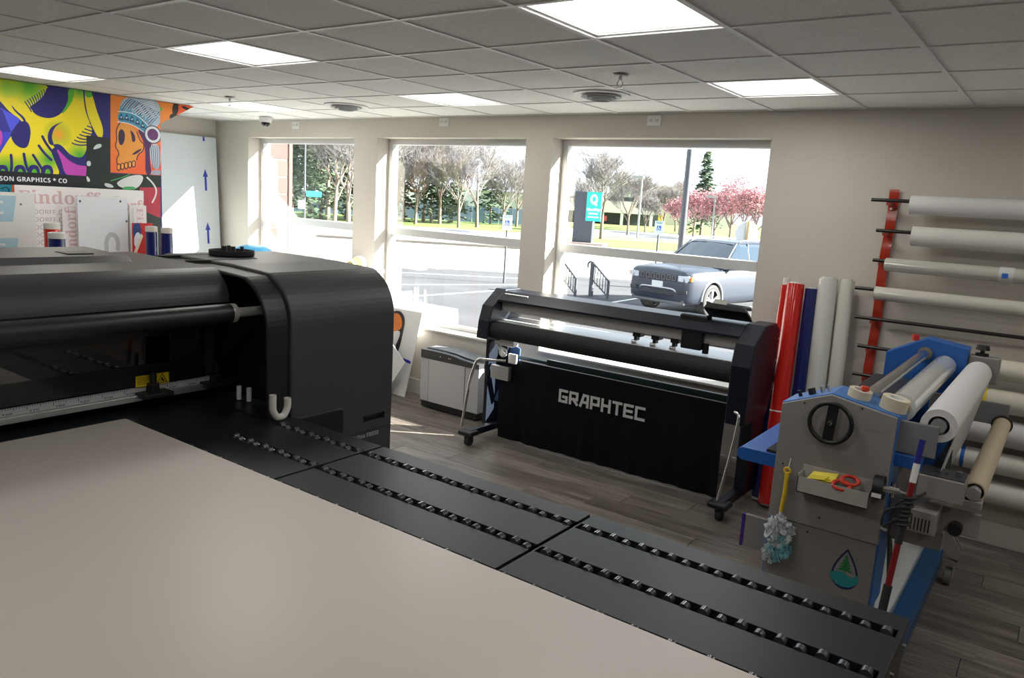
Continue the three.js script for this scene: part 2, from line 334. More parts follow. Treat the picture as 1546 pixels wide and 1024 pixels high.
    fill(b, '#2e1644', [[310, 380], [340, 345], [375, 380], [375, 460], [345, 515], [315, 490]]); fill(b, '#3a1c3c', [[420, 350], [470, 400], [480, 470], [445, 480], [440, 420]]); fill(b, '#3a1c3c', [[430, 600], [520, 540], [545, 545], [480, 600]]);
    for (let i = 0; i < 5; i++) { const x = 300 + i * 36, y = 700 - i * 8; fill(b, '#241436', [[x - 6, y - 12], [x + 36, y - 16], [x + 36, y + 52], [x - 2, y + 58]]); fill(b, '#efa345', [[x + 2, y - 4], [x + 28, y - 8], [x + 28, y + 42], [x + 5, y + 48]]); }
    fill(b, '#a9bccb', [[380, 40], [560, 50], [722, 90], [722, 330], [600, 330], [480, 250], [310, 190], [340, 90]]);
    for (let i = 0; i < 17; i++) line(b, i % 2 ? '#27345e' : '#3f7fa8', 8, [[320 + i * 18, 180 + i * 9], [350 + i * 21, 110 + i * 8], [420 + i * 19, 52 + i * 9]]);
    for (let i = 0; i < 9; i++) line(b, '#dfe6ea', 5, [[430 + i * 22, 180 + i * 12], [520 + i * 18, 110 + i * 14], [640 + i * 9, 80 + i * 18]]);
    for (let i = 0; i < 9; i++) fill(b, '#4ba3c4', [[318 + i * 32, 165 + i * 12], [340 + i * 32, 110 + i * 14], [350 + i * 32, 180 + i * 13]]);
    fill(b, '#3b97b8', [[308, 180], [420, 185], [530, 240], [605, 320], [575, 390], [480, 320], [390, 285], [305, 280]]);
    line(b, '#e8eef0', 7, [[308, 180], [420, 185], [530, 240], [605, 325]]); line(b, '#e8eef0', 7, [[305, 282], [390, 290], [480, 325], [570, 390]]);
    for (let i = 0; i < 5; i++) { const x = 340 + i * 52, y = 235 + i * i * 5; hard(b, '#1d3f60', [[x, y - 40], [x + 26, y + 35], [x - 26, y + 22]]); fill(b, '#bfe3ee', [[x - 8, y - 6], [x + 8, y - 6], [x + 8, y + 10], [x - 8, y + 10]]); }
    const ro = (x, y, r, col) => { const p = b(x, y), e = b(x + r, y); c.fillStyle = col; c.beginPath(); c.arc(p[0], p[1], Math.abs(e[0] - p[0]), 0, 7); c.fill(); };
    ro(645, 405, 82, '#27345e'); ro(645, 405, 74, '#d3dbe2'); ro(645, 405, 52, '#5b1f64');
    fill(b, '#b7c3cd', [[610, 500], [715, 490], [722, 740], [650, 740], [620, 650]]); for (let i = 0; i < 5; i++) line(b, '#3a4468', 6, [[625 + i * 20, 510], [635 + i * 18, 620], [645 + i * 16, 735]]);
    fill(b, '#9a9fb4', [[615, 790], [640, 750], [722, 745], [722, 800]]);
    // lettering
    const l0 = P(-1, 273), l1 = P(102, 277); c.save(); c.translate(l1[0], l1[1]); c.rotate(Math.atan2(l1[1] - l0[1], l1[0] - l0[0])); c.font = 'bold 46px sans-serif'; c.fillStyle = '#f2f2f2'; c.textAlign = 'right'; c.textBaseline = 'alphabetic';
    const wanted = Math.hypot(l1[0] - l0[0], l1[1] - l0[1]); const w0 = c.measureText('SON GRAPHICS * CO').width; c.scale(wanted / w0, 1.15); c.fillText('SON GRAPHICS * CO', 0, -2); c.restore();
  });
  const wl = struct(mesh('wall_partition', B(XM - 0.14, XM - 0.004, 0, H, ZM, ZF), wallM), 'inner partition wall carrying the colourful printed mural', 'wall');
  const muralM = M(0xffffff, 0.5, 0, { map: murals });
  const sheet = ext([[0, 0], [2, 0], [2, 2], [0, 2]], 0.003); const uv = sheet.attributes.uv, pp = sheet.attributes.position;
  for (let i = 0; i < pp.count; i++) uv.setXY(i, pp.getX(i) / 2, pp.getY(i) / 2);
  sheet.rotateY(Math.PI / 2).translate(XM - 0.0035, H - 2.0, ZM + 2.0);
  tag(mesh('wall_mural', sheet, muralM), 'printed wall mural with a yellow skull, a feathered skull and black lettering band', 'mural');
  // sloping printed end piece above the passage
  const t0 = at(293, 160, 'x', XM), t1 = at(243, 187, 'x', XM);
  const triTex = canvasTex(256, 256, (c) => {
    c.fillStyle = '#f08a2c'; c.fillRect(0, 0, 256, 256); c.fillStyle = '#ee5a28'; c.fillRect(110, 0, 146, 256); c.fillStyle = '#1d1416'; c.beginPath(); c.ellipse(110, 50, 22, 70, 0.1, 0, 7); c.fill(); c.beginPath(); c.ellipse(95, 130, 26, 34, 0.5, 0, 7); c.fill(); c.beginPath(); c.ellipse(190, 30, 34, 14, 0.4, 0, 7); c.fill(); c.beginPath(); c.ellipse(225, 60, 14, 30, 0.4, 0, 7); c.fill(); c.fillStyle = '#7fb52e'; c.beginPath(); c.ellipse(4, 70, 14, 22, 0, 0, 7); c.fill();
  });
  const tg = ext([[0, H - t1.y], [0, 0], [ZM - t0.z, 0]].map((p) => [p[0], -p[1]]), 0.12); const tu = tg.attributes.uv, tp = tg.attributes.position;
  for (let i = 0; i < tp.count; i++) tu.setXY(i, tp.getX(i) / 0.36, 1 + tp.getY(i) / 0.24);
  tg.rotateY(Math.PI / 2).translate(XM - 0.12, H, ZM);
  tag(mesh('printed_gusset', tg, M(0xffffff, 0.5, 0, { map: triTex })), 'small triangular orange printed piece under the ceiling at the mural end', 'wall print');
}

// ------------------------------------------------------------------ flatbed printer, gantry along z
const T = 0.95;
const GZ1 = 6.3;
const prof = (pts, z0, z1, bev = 0) => ext(pts, z1 - z0, bev).translate(0, 0, z0);
const arc = (cx, cy, r, a0, a1, n = 10) => Array.from({ length: n + 1 }, (_, i) => { const a = (a0 + (a1 - a0) * i / n) * Math.PI / 180; return [cx + r * Math.cos(a), cy + r * Math.sin(a)]; });
{
  const t = thing('flatbed_printer', 'huge charcoal flatbed printer with a rounded end housing and a gantry hood', 'printer');
  const hx = -2.085, top = 1.583;
  const outline = (d) => [[-3.15, 0.08], [hx - d, 0.08], ...arc(hx - d - 0.24, top - d - 0.24, 0.24, 0, 70, 12), [-2.52, top - d - 0.002], [-3.02, top - d], ...arc(-3.07, top - d - 0.08, 0.08, 90, 180, 4)];
  // face recess for the handle cut out of the housing
  const ev = new Evaluator(); ev.useGroups = false; ev.attributes = ['position', 'normal', 'uv'];
  const hb = new Brush(plainGeo(prof(outline(0), 2.75, 3.385, 0.008))), hc = new Brush(plainGeo(B(hx - 0.03, hx + 0.05, 0.818, 0.853, 2.80, 2.945)));
  hb.updateMatrixWorld(); hc.updateMatrixWorld();
  const cavity = () => { const c = new Brush(plainGeo(prof([[-2.75, 0.945], [hx - 0.026, 0.945], ...arc(hx - 0.026 - 0.23, top - 0.03 - 0.23, 0.23, 0, 75, 12), [-2.55, top - 0.034], [-2.75, top - 0.034]], 3.33, 3.56))); c.updateMatrixWorld(); return c; };
  const housing = mesh('end_housing', ev.evaluate(ev.evaluate(hb, hc, SUBTRACTION), cavity(), SUBTRACTION).geometry, charcoal, t);
  mesh('handle_recess', [B(hx - 0.03, hx - 0.026, 0.82, 0.851, 2.802, 2.943), B(hx - 0.026, hx - 0.006, 0.836, 0.851, 2.81, 2.935, 0.004)], black, housing);
  mesh('model_lettering', text('HP Scitex FB550', 0.021, 0.0015).rotateY(Math.PI / 2).translate(hx, 0.742, 3.06), M(lin(0.3, 0.3, 0.3), 0.5), housing, { label: 'small grey lettering' });
  mesh('seam_line', B(hx - 0.004, hx + 0.0008, 0.772, 0.775, 2.76, 3.06), black, housing);
  mesh('skirt_panel', B(-2.6, hx + 0.004, 0.72, 0.94, 3.06, 3.37, 0.03), charcoalDark, housing);
  const ab = new Brush(plainGeo(prof(outline(0.014), 3.385, 3.5, 0.006))); ab.updateMatrixWorld();
  mesh('arch_band', ev.evaluate(ab, cavity(), SUBTRACTION).geometry, charcoalDark, t);
  mesh('inner_cheek', prof([[-2.745, 0.945], [hx - 0.03, 0.945], ...arc(hx - 0.03 - 0.23, top - 0.036 - 0.23, 0.23, 0, 75, 12), [-2.55, top - 0.04], [-2.745, top - 0.04]], 3.328, 3.334), black, t);
  // base cabinet and print bed
  mesh('base_cabinet', B(-3.15, -2.1, 0.06, 0.9, 3.5, GZ1, 0.02), charcoalDark, t);
  mesh('print_bed', B(-3.15, -2.03, 0.9, 0.942, 3.4, GZ1), plateM, t);
  // hood: extruded along the gantry
  const hood = [[-3.28, 1.2], [-2.62, 1.2], [-2.56, 1.40], [-2.385, 1.425], ...arc(-2.53, 1.418, 0.165, 5, 72, 12), [-2.8, 1.578], [-3.18, 1.582], ...arc(-3.2, 1.502, 0.08, 90, 180, 4)];
  const hd = mesh('gantry_hood', prof(hood, 3.5, GZ1, 0.006), charcoal, t);
  mesh('hood_lid', ext([[-3.26, 1.56], [-2.74, 1.56], [-2.82, 1.602], [-3.2, 1.61]], GZ1 - 3.72, 0.008).translate(0, 0, 3.72), charcoal, hd);
  mesh('lid_badge', B(-3.0, -2.88, 1.603, 1.6085, 3.84, 3.95), black, hd);
  mesh('gantry_back', B(-3.24, -2.8, 0.9, 1.3, 3.5, GZ1), black, t);
  for (const [a, b] of [[-2.98, -2.955], [-2.72, -2.7]]) mesh('top_slot', B(a, b, top - 0.03, top + 0.001, 3.12, 3.5), black, t);
  // hood roller with chrome ends
  const ry = 1.392, rx = -2.3, satin = M(lin(0.8, 0.79, 0.76), 0.4, 0.6);
  const tube = mesh('media_roller', rod(V(rx, ry, 3.55), V(rx, ry, GZ1), 0.043, 0.043, 28), charcoalDark, t);
  mesh('roller_collar', rod(V(rx, ry, 3.525), V(rx, ry, 3.552), 0.042, 0.042, 28), satin, tube);
  mesh('roller_shaft', rod(V(rx, ry, 3.33), V(rx, ry, 3.55), 0.02, 0.022, 20), satin, tube);
  // dark window of the carriage bay, with its see-through pane
  const xg = -2.6;
  const pan = mesh('bay_panel', ext([[0, 0], [2.75, 0], [2.75, 0.28], [0, 0.28]], 0.012, 0, [[[0.12, 0.09], [0.92, 0.09], [0.96, 0.11], [0.97, 0.15], [0.97, 0.22], [0.12, 0.22]], [[1.3, 0.09], [2.2, 0.09], [2.2, 0.22], [1.3, 0.22]]]).rotateY(-Math.PI / 2).translate(xg + 0.006, 1.05, 3.53), M(lin(0.014, 0.015, 0.018), 0.18), t);
  mesh('bay_pane', [B(xg - 0.004, xg, 1.13, 1.28, 3.63, 4.52), B(xg - 0.004, xg, 1.13, 1.28, 4.8, 5.75)], new THREE.MeshPhysicalMaterial({ color: lin(0.35, 0.37, 0.42), roughness: 0.03, transmission: 1, thickness: 0, ior: 1.9 }), pan);
  // carriage seen dimly inside
  mesh('carriage_block', [B(-2.76, -2.66, 1.08, 1.26, 3.62, 3.72, 0.01), B(-2.76, -2.67, 1.1, 1.22, 3.76, 3.84, 0.01)], M(lin(0.03, 0.06, 0.16), 0.4), t);
  mesh('carriage_block', B(-2.78, -2.68, 1.06, 1.2, 3.56, 3.6, 0.01), M(lin(0.05, 0.1, 0.1), 0.4), t);
  // ruler rail
  const ruler = canvasTex(2048, 64, (c, w, h) => { c.fillStyle = '#b9bcbe'; c.fillRect(0, 0, w, h); c.fillStyle = '#3a3c3f'; for (let i = 0; i < 256; i++) c.fillRect(i * 8, 0, 2, i % 10 === 0 ? 40 : i % 5 === 0 ? 28 : 16); c.font = 'bold 20px sans-serif'; for (let i = 0; i < 26; i++) c.fillText(String(i * 10), i * 80 + 5, 58); });
  const rail = mesh('ruler_rail', [B(-2.66, -2.575, 0.985, 1.012, 3.41, GZ1, 0.003), B(-2.66, -2.6, 1.012, 1.03, 3.41, GZ1)], alu, t);
  const rg = B(-2.6, -2.598, 1.013, 1.043, 3.42, 5.9); { const p = rg.attributes.position, u = rg.attributes.uv; for (let i = 0; i < p.count; i++) u.setXY(i, (5.9 - p.getZ(i)) / 2.48, (p.getY(i) - 1.013) / 0.03); }
  mesh('ruler_scale', rg, M(0xffffff, 0.5, 0, { map: ruler }), rail);
  for (const [px, py] of [[230, 590], [325, 579]]) {
    const p = at(px, py, 'x', -2.58), cl_ = mesh('rail_clamp', [B(-2.62, -2.52, 1.0, 1.022, p.z - 0.07, p.z + 0.07, 0.006), B(-2.6, -2.55, 1.0, 1.06, p.z - 0.02, p.z + 0.02, 0.006), rod(V(-2.57, 1.03, p.z), V(-2.57, 1.11, p.z), 0.014)], black, t);
    cl_.userData.label = 'black clamp knob';
  }
  for (const [x0, x1, s] of [[205, 231, 0], [235, 255, 1]]) {
    const a = at(x0, 585, 'x', -2.59), b = at(x1, 565, 'x', -2.59);
    const tx = canvasTex(128, 96, (c, w, h) => { c.fillStyle = '#e6c80f'; c.fillRect(0, 0, w, h); c.fillStyle = '#1c1803'; if (s) { c.beginPath(); c.moveTo(64, 8); c.lineTo(108, 86); c.lineTo(20, 86); c.closePath(); c.lineWidth = 6; c.strokeStyle = '#1c1803'; c.stroke(); c.fillRect(54, 40, 18, 30); c.fillRect(70, 60, 16, 14); } else for (let i = 0; i < 5; i++) c.fillRect(12, 16 + i * 14, 100 - i * 9, 4); });
    mesh('warning_label', B(-2.593, -2.59, 1.045, 1.095, b.z, a.z), M(0xffffff, 0.5, 0, { map: tx }), t, { label: 'yellow warning sticker' });
  }
  // white foam hook and posts at the bed corner
  const hp = at(423, 618, 'y', 1.0);
  const hookPts = [V(0, 0.085, 0.038), V(0, 0.02, 0.038), V(0, -0.015, 0.02), V(0, -0.02, 0), V(0, -0.015, -0.02), V(0, 0.02, -0.038), V(0, 0.06, -0.038)];
  mesh('foam_hook', wire(hookPts, 0.0155, 12, 40).translate(hp.x, 0.985, hp.z), M(lin(0.6, 0.57, 0.53), 0.8), t, { label: 'white foam hook' });
  for (const [px, py] of [[361, 603], [376, 606]]) { const p = at(px, py, 'y', T); mesh('bed_post', rod(V(p.x, T, p.z), V(p.x, T + 0.065, p.z), 0.012), whiteP, t, { label: 'small white post' }); }
}
// black round tray on the printer top
{
  const p = at(350, 386, 'y', 1.583), t = thing('round_tray', 'black round tray with small parts on the printer housing', 'tray', null, V(p.x, 1.584, p.z));
  const prof2 = [[0.001, 0], [0.108, 0], [0.112, 0.006], [0.112, 0.028], [0.106, 0.028], [0.104, 0.01], [0.001, 0.009]].map((q) => new THREE.Vector2(...q));
  mesh('dish', new THREE.LatheGeometry(prof2, 48), blackMatte, t);
  for (const [x, z, s] of [[-0.02, 0.03, 0.016], [0.02, 0.005, 0.014], [-0.04, -0.01, 0.012], [0.03, -0.04, 0.011]]) mesh('small_part', rod(V(x, 0.008, z), V(x, 0.048, z), s, s * 0.8, 10), black, t);
}
// roller tables
{
  const rows = [3.51, 3.735, 3.94];
  const mods = [[-2.03, -1.49, -2.005, -1.51, 'short roller table against the printer housing'], [-1.478, -0.52, -1.465, -0.53, 'long middle roller table under the white board'], [-0.508, 0.435, -0.49, 0.41, 'outer roller table beside the blue laminator']];
  const roller = plainGeo(new THREE.CylinderGeometry(0.0145, 0.0145, 0.022, 16).rotateX(Math.PI / 2));
  const axle = plainGeo(new THREE.CylinderGeometry(0.004, 0.004, 0.034, 8).rotateX(Math.PI / 2));
  const rollM = M(lin(0.06, 0.06, 0.065), 0.16, 0.2), Z0 = 3.405, Z1 = 5.32;
  for (const [x0, x1, r0, r1, lab] of mods) {
    const t = thing('roller_table', lab, 'roller table');
    const bars = []; let z = Z0;
    for (const rz of rows) { bars.push(B(x0, x1, T - 0.022, T, z, rz - 0.021, 0.0015)); bars.push(B(x0, r0 - 0.012, T - 0.022, T, rz - 0.022, rz + 0.022), B(r1 + 0.012, x1, T - 0.022, T, rz - 0.022, rz + 0.022)); z = rz + 0.021; }
    bars.push(B(x0, x1, T - 0.022, T, z, Z1, 0.0015));
    const plate = mesh('top_plate', bars, plateM, t);
    for (const rz of rows) {
      mesh('roller_tray', [B(r0 - 0.014, r1 + 0.014, T - 0.045, T - 0.04, rz - 0.024, rz + 0.024), B(r0 - 0.014, r1 + 0.014, T - 0.042, T - 0.0222, rz - 0.027, rz - 0.022), B(r0 - 0.014, r1 + 0.014, T - 0.042, T - 0.0222, rz + 0.022, rz + 0.027)], blackMatte, t);
      const n = Math.round((r1 - r0) / 0.049); const ax = [];
      for (let i = 0; i <= n; i++) {
        const x = r0 + 0.012 + (r1 - r0 - 0.024) * i / n;
        const m = new THREE.Mesh(roller, rollM); m.name = 'roller'; m.castShadow = m.receiveShadow = true; m.position.set(x, T - 0.0085, rz + (i % 2 ? 0.006 : -0.006)); t.add(m);
        ax.push(axle.clone().translate(x, T - 0.01, rz));
      }
      mesh('roller_axles', ax, chrome, t).userData.kind = 'stuff';
    }
    mesh('side_rail', [B(x0 + 0.005, x1 - 0.005, T - 0.14, T - 0.0225, Z0 + 0.004, Z0 + 0.05), B(x0 + 0.005, x1 - 0.005, T - 0.14, T - 0.0225, Z1 - 0.05, Z1 - 0.004)], charcoalDark, t);
    mesh('end_rail', B(x1 - 0.03, x1 - 0.001, T - 0.14, T - 0.0225, Z0 + 0.05, Z1 - 0.05), charcoalDark, t);
    for (const lx of [x0 + 0.05, x1 - 0.06]) for (const lz of [Z0 + 0.07, Z1 - 0.09]) mesh('leg', B(lx - 0.025, lx + 0.025, 0, T - 0.14, lz - 0.025, lz + 0.025), charcoalDark, t);
    if (x1 > 0) for (const z of [3.46, 3.62]) mesh('end_bolt', rod(V(x1 - 0.002, T - 0.05, z), V(x1 + 0.006, T - 0.05, z), 0.006), chrome, t);
  }
  const bd = mesh('white_board_sheet', B(-2.425, 0.62, T + 0.0055, T + 0.0185, 3.953, 5.19, 0.002), M(lin(0.5, 0.452, 0.412), 0.42, 0, { clearcoat: 0.1, clearcoatRoughness: 0.25 }));
  tag(bd, 'large blank white rigid board lying on the roller tables', 'board');
}

// ------------------------------------------------------------------ cutting plotter on its stand
{
  const t = thing('cutting_plotter', 'dark navy cutting plotter on a wheeled stand with white lettering on its cloth', 'plotter');
  const xa = -3.12, xb = -0.9;
  const cap = (x0, x1, extra = []) => prof([[-0.78, 0.86], [-0.6, 0.83], [-0.33, 0.86], [-0.3, 1.18], [-0.36, 1.245], [-0.55, 1.245], [-0.72, 1.12], [-0.76, 1.0]], 0, x1 - x0, 0.008).rotateY(Math.PI / 2).translate(x0, 0, 0);
  mesh('end_cover', cap(xa, xa + 0.11), navyBlack, t);
  mesh('end_cover', prof([[-0.8, 0.62], [-0.36, 0.62], [-0.28, 0.86], [-0.28, 1.2], [-0.36, 1.25], [-0.58, 1.25], [-0.76, 1.14], [-0.8, 1.0]], 0, 0.13, 0.01).rotateY(Math.PI / 2).translate(xb - 0.13, 0, 0), navyBlack, t);
  const L = xa + 0.1, R = xb - 0.12;
  mesh('top_beam', prof([[-0.66, 1.155], [-0.4, 1.155], [-0.36, 1.2], [-0.36, 1.235], [-0.58, 1.235], [-0.66, 1.17]], 0, R - L, 0.004).rotateY(Math.PI / 2).translate(L, 0, 0), navyBlack, t);
  mesh('model_strip', B(L + 0.04, L + 0.26, 1.212, 1.219, 0.6, 0.612), letterM, t);
  mesh('carriage_rail', B(L, R, 1.075, 1.15, 0.54, 0.6, 0.006), M(lin(0.42, 0.41, 0.4), 0.45), t);
  mesh('media_bed', B(L, R, 0.985, 1.0, 0.34, 0.66, 0.004), M(lin(0.45, 0.46, 0.47), 0.3, 0.3), t);
  mesh('front_roller_cover', prof([[-0.42, 0.985], [-0.42, 0.91], [-0.6, 0.875], ...arc(-0.68, 0.93, 0.07, 300, 95, 12).map(([x, y]) => [x, y]), [-0.62, 0.99]].map((p) => p), 0, R - L, 0.003).rotateY(Math.PI / 2).translate(L, 0, 0), blackMatte, t);
  mesh('pinch_bar', rod(V(L, 1.05, 0.47), V(R, 1.05, 0.47), 0.008), chrome, t);
  for (const [px, py] of [[962, 509], [990, 515], [1019, 522]]) {
    const p = at(px, py, 'z', 0.56);
    const k = mesh('pinch_roller', [B(p.x - 0.03, p.x + 0.03, 1.04, 1.075, 0.5, 0.58, 0.006), B(p.x - 0.012, p.x + 0.012, 1.015, 1.05, 0.54, 0.59, 0.004)], black, t);
    mesh('grit_wheel', rod(V(p.x - 0.02, 1.012, 0.6), V(p.x + 0.02, 1.012, 0.6), 0.012), chrome, k);
  }
  const c0 = at(1047, 516, 'z', 0.6);
  mesh('cutter_carriage', [B(c0.x - 0.075, c0.x + 0.075, 1.03, 1.165, 0.545, 0.65, 0.012), B(c0.x - 0.12, c0.x + 0.08, 1.16, 1.26, 0.5, 0.6, 0.015), rod(V(c0.x + 0.09, 1.01, 0.6), V(c0.x + 0.09, 1.08, 0.6), 0.022)], black, t);
  // control panel
  const cp = mesh('control_panel', ext([[0, 0], [0.3, 0], [0.28, 0.035], [0.02, 0.045]], 0.16, 0.006).rotateX(-0.5).translate(-1.33, 1.243, 0.46), charcoalDark, t);
  mesh('screen', B(0, 0.1, 0, 0.002, -0.1, 0).rotateX(0.0).rotateX(0.5).translate(-1.29, 1.325, 0.59), M(lin(0.3, 0.31, 0.28), 0.2), cp);
  // stand
  const legW = 0.07;
  for (const [x, s] of [[xa + 0.035, 0], [xb - 0.09, 1]]) {
    mesh('stand_leg', s ? [B(x, x + 0.08, 0.1, 0.87, 0.36, 0.6, 0.008)] : [B(x - 0.05, x - 0.015, 0.1, 0.87, 0.42, 0.62, 0.005), B(x - 0.015, x + 0.05, 0.12, 0.84, 0.42, 0.46, 0.005)], navyBlack, t);
    mesh('stand_foot', B(x - 0.01, x + 0.06, 0.075, 0.13, 0.08, 0.9, 0.012), navyBlack, t);
    mesh('foot_tip', B(x - 0.05, x + 0.09, 0.085, 0.125, 0.82, 0.94, 0.018), black, t);
    for (const z of [0.13, 0.88]) {
      const c = mesh('caster', [rod(V(x + 0.008, 0.038, z), V(x + 0.045, 0.038, z), 0.038, 0.038, 20)], rubber, t);
      mesh('caster_fork', [B(x, x + 0.052, 0.05, 0.08, z - 0.03, z + 0.03, 0.005)], black, c);
    }
  }
  mesh('painted_sunlit_leg', [ext([[0, 0], [0.11, 0.02], [0.12, 0.62], [0, 0.66]], 0.012).translate(xa + 0.06, 0.13, 0.4), ext([[0.0, 0.0], [0.05, 0.0], [0.2, 0.36], [0.15, 0.38]], 0.02).translate(xa + 0.02, 0.3, 0.5)], M(lin(0.05, 0.11, 0.26), 0.35), t);  // blue colour stands in for sunlight on the face of the left leg
  mesh('side_bracket', [B(xa + 0.06, xa + 0.24, 0.52, 0.63, 0.6, 0.64, 0.004)], alu, t);
  // white roll brackets
  mesh('roll_bracket', [B(xa + 0.05, xa + 0.24, 0.79, 0.845, 0.52, 0.6, 0.01), rod(V(xa + 0.1, 0.79, 0.6), V(xa + 0.17, 0.72, 0.62), 0.016), new THREE.TorusGeometry(0.032, 0.009, 8, 20).translate(xa + 0.16, 0.745, 0.62), B(xa + 0.2, xa + 0.28, 0.66, 0.74, 0.58, 0.6, 0.005)], whiteP, t);
  mesh('roll_bracket', [B(R - 0.02, R + 0.03, 0.77, 0.82, 0.55, 0.66, 0.006), rod(V(R + 0.01, 0.7, 0.62), V(R + 0.01, 0.78, 0.62), 0.015)], alu, t);
  mesh('basket_rod', rod(V(L + 0.06, 0.7, 0.5), V(R, 0.7, 0.5), 0.014), M(lin(0.02, 0.05, 0.06), 0.4), t);
  mesh('basket_bar', B(L + 0.42, R, 0.685, 0.735, 0.5, 0.53, 0.01), M(lin(0.012, 0.03, 0.034), 0.35), t);
  // cloth with gentle folds
  const W = 1.9, cg = new THREE.PlaneGeometry(W, 0.67, 120, 30); const p = cg.attributes.position;
  for (let i = 0; i < p.count; i++) { const x = p.getX(i), y = p.getY(i); const k = (0.335 - y) / 0.67; p.setZ(i, 0.008 * Math.sin(x * 21 + Math.sin(x * 7) * 2) * k * k + 0.005 * Math.sin(x * 47 + 1) * k + 0.02 * Math.sin(k * 3.1)); }
  cg.computeVertexNormals();
  const cback = cg.clone().translate(0, 0, -0.004);
  const cloth = mesh('basket_cloth', [cg.translate(-2.055, 0.355, 0.57), cback.translate(-2.055, 0.355, 0.57)], clothM, t);
  // block lettering made of strokes
  const F = { G: [[[1, 1], [0, 1], [0, 0], [1, 0], [1, 0.44], [0.52, 0.44]]], R: [[[0, 0], [0, 1], [1, 1], [1, 0.42], [0, 0.42]], [[0.45, 0.42], [1, 0]]], A: [[[0, 0], [0.42, 1], [1, 1], [1, 0]], [[0.25, 0.36], [1, 0.36]]], P: [[[0, 0], [0, 1], [1, 1], [1, 0.38], [0, 0.38]]], H: [[[0, 0], [0, 1]], [[1, 0], [1, 1]], [[0, 0.5], [1, 0.5]]], T: [[[0, 1], [1, 1]], [[0.5, 1], [0.5, 0]]], E: [[[1, 1], [0, 1], [0, 0], [1, 0]], [[0, 0.5], [0.9, 0.5]]], C: [[[1, 1], [0, 1], [0, 0], [1, 0]]] };
  let x = -2.415; const lw = 0.061, lh = 0.083, st = 0.02, gap = 0.0325;
  for (const ch of 'GRAPHTEC') {
    const parts = [];
    for (const s of F[ch]) for (let i = 0; i + 1 < s.length; i++) { const [x0, y0] = s[i], [x1, y1] = s[i + 1], dx = (x1 - x0) * lw, dy = (y1 - y0) * lh, l = Math.hypot(dx, dy); parts.push(new THREE.BoxGeometry(l + st, st, 0.003 + parts.length * 0.0006).rotateZ(Math.atan2(dy, dx)).translate((x0 + x1) / 2 * lw, (y0 + y1) / 2 * lh, 0)); }
    mesh('cloth_letter', parts.map((q) => q.translate(x + st / 2, 0.453, 0.602)), letterM, t, { label: 'pale grey letter ' + ch });
    x += lw + gap;
  }
  // bent chrome rods
  mesh('bent_rod', wire([V(-2.87, 0.7, 0.7), V(-2.99, 0.7, 0.78), V(-3.055, 0.695, 0.8), V(-3.085, 0.66, 0.81), V(-3.12, 0.5, 0.83), V(-3.14, 0.14, 0.88)], 0.0115, 12, 60), chrome, t);
  mesh('bent_rod', wire([V(-1.04, 0.7, 0.72), V(-0.97, 0.705, 0.79), V(-0.94, 0.69, 0.8), V(-0.935, 0.64, 0.81), V(-0.95, 0.45, 0.83), V(-0.985, 0.13, 0.88)], 0.0115, 12, 60), chrome, t);
}
// ------------------------------------------------------------------ pale grey cabinet machine beside the plotter
{
  const t = thing('office_machine', 'pale grey box-shaped machine with a dark curved top under the window', 'machine');
  const x0 = -4.11, x1 = -3.42, z0 = 0.04, z1 = 0.33;
  mesh('base', B(x0 + 0.01, x1 - 0.01, 0.012, 0.07, z0, z1 - 0.01, 0.006), black, t);
  mesh('side_panel', B(x0, x0 + 0.1, 0.07, 0.475, z0, z1, 0.006), greyLight, t);
  mesh('front_door', B(x0 + 0.104, x0 + 0.53, 0.07, 0.475, z0, z1 + 0.003, 0.006), M(lin(0.5, 0.505, 0.51), 0.42), t);
  mesh('side_panel', B(x0 + 0.534, x1, 0.07, 0.475, z0, z1, 0.006), greyLight, t);
  const tp = [[0, 0.475], [0.69, 0.475], [0.69, 0.52], [0.62, 0.522], [0.5, 0.53], [0.38, 0.548], [0.26, 0.555], [0.12, 0.556], [0, 0.555]];
  const top = mesh('top_cover', ext(tp, z1 - z0 + 0.006, 0.005).translate(x0, 0, z0), M(lin(0.035, 0.037, 0.04), 0.35), t);
  mesh('lid', ext([[0.02, 0.556], [0.26, 0.556], [0.4, 0.55], [0.5, 0.535], [0.6, 0.527], [0.6, 0.535], [0.48, 0.545], [0.36, 0.562], [0.2, 0.568], [0.02, 0.564]], 0.2, 0.002).translate(x0, 0, z0 + 0.03), M(lin(0.2, 0.22, 0.24), 0.25), t);
  for (const k of [0.24, 0.34, 0.36]) mesh('indicator', rod(V(x0 + k, 0.517, z1 + 0.004), V(x0 + k, 0.517, z1 + 0.009), 0.006), alu, top);
  for (const x of [x0 + 0.06, x1 - 0.06]) mesh('foot', rod(V(x, 0, 0.2), V(x, 0.014, 0.2), 0.03), rubber, t);
  mesh('power_cord', wire([V(x0 + 0.02, 0.05, 0.2), V(x0 - 0.05, 0.02, 0.22), V(x0 - 0.12, 0.012, 0.18), V(x0 - 0.1, 0.012, 0.08), V(x0 - 0.03, 0.02, 0.03)], 0.006), rubber, t);
}
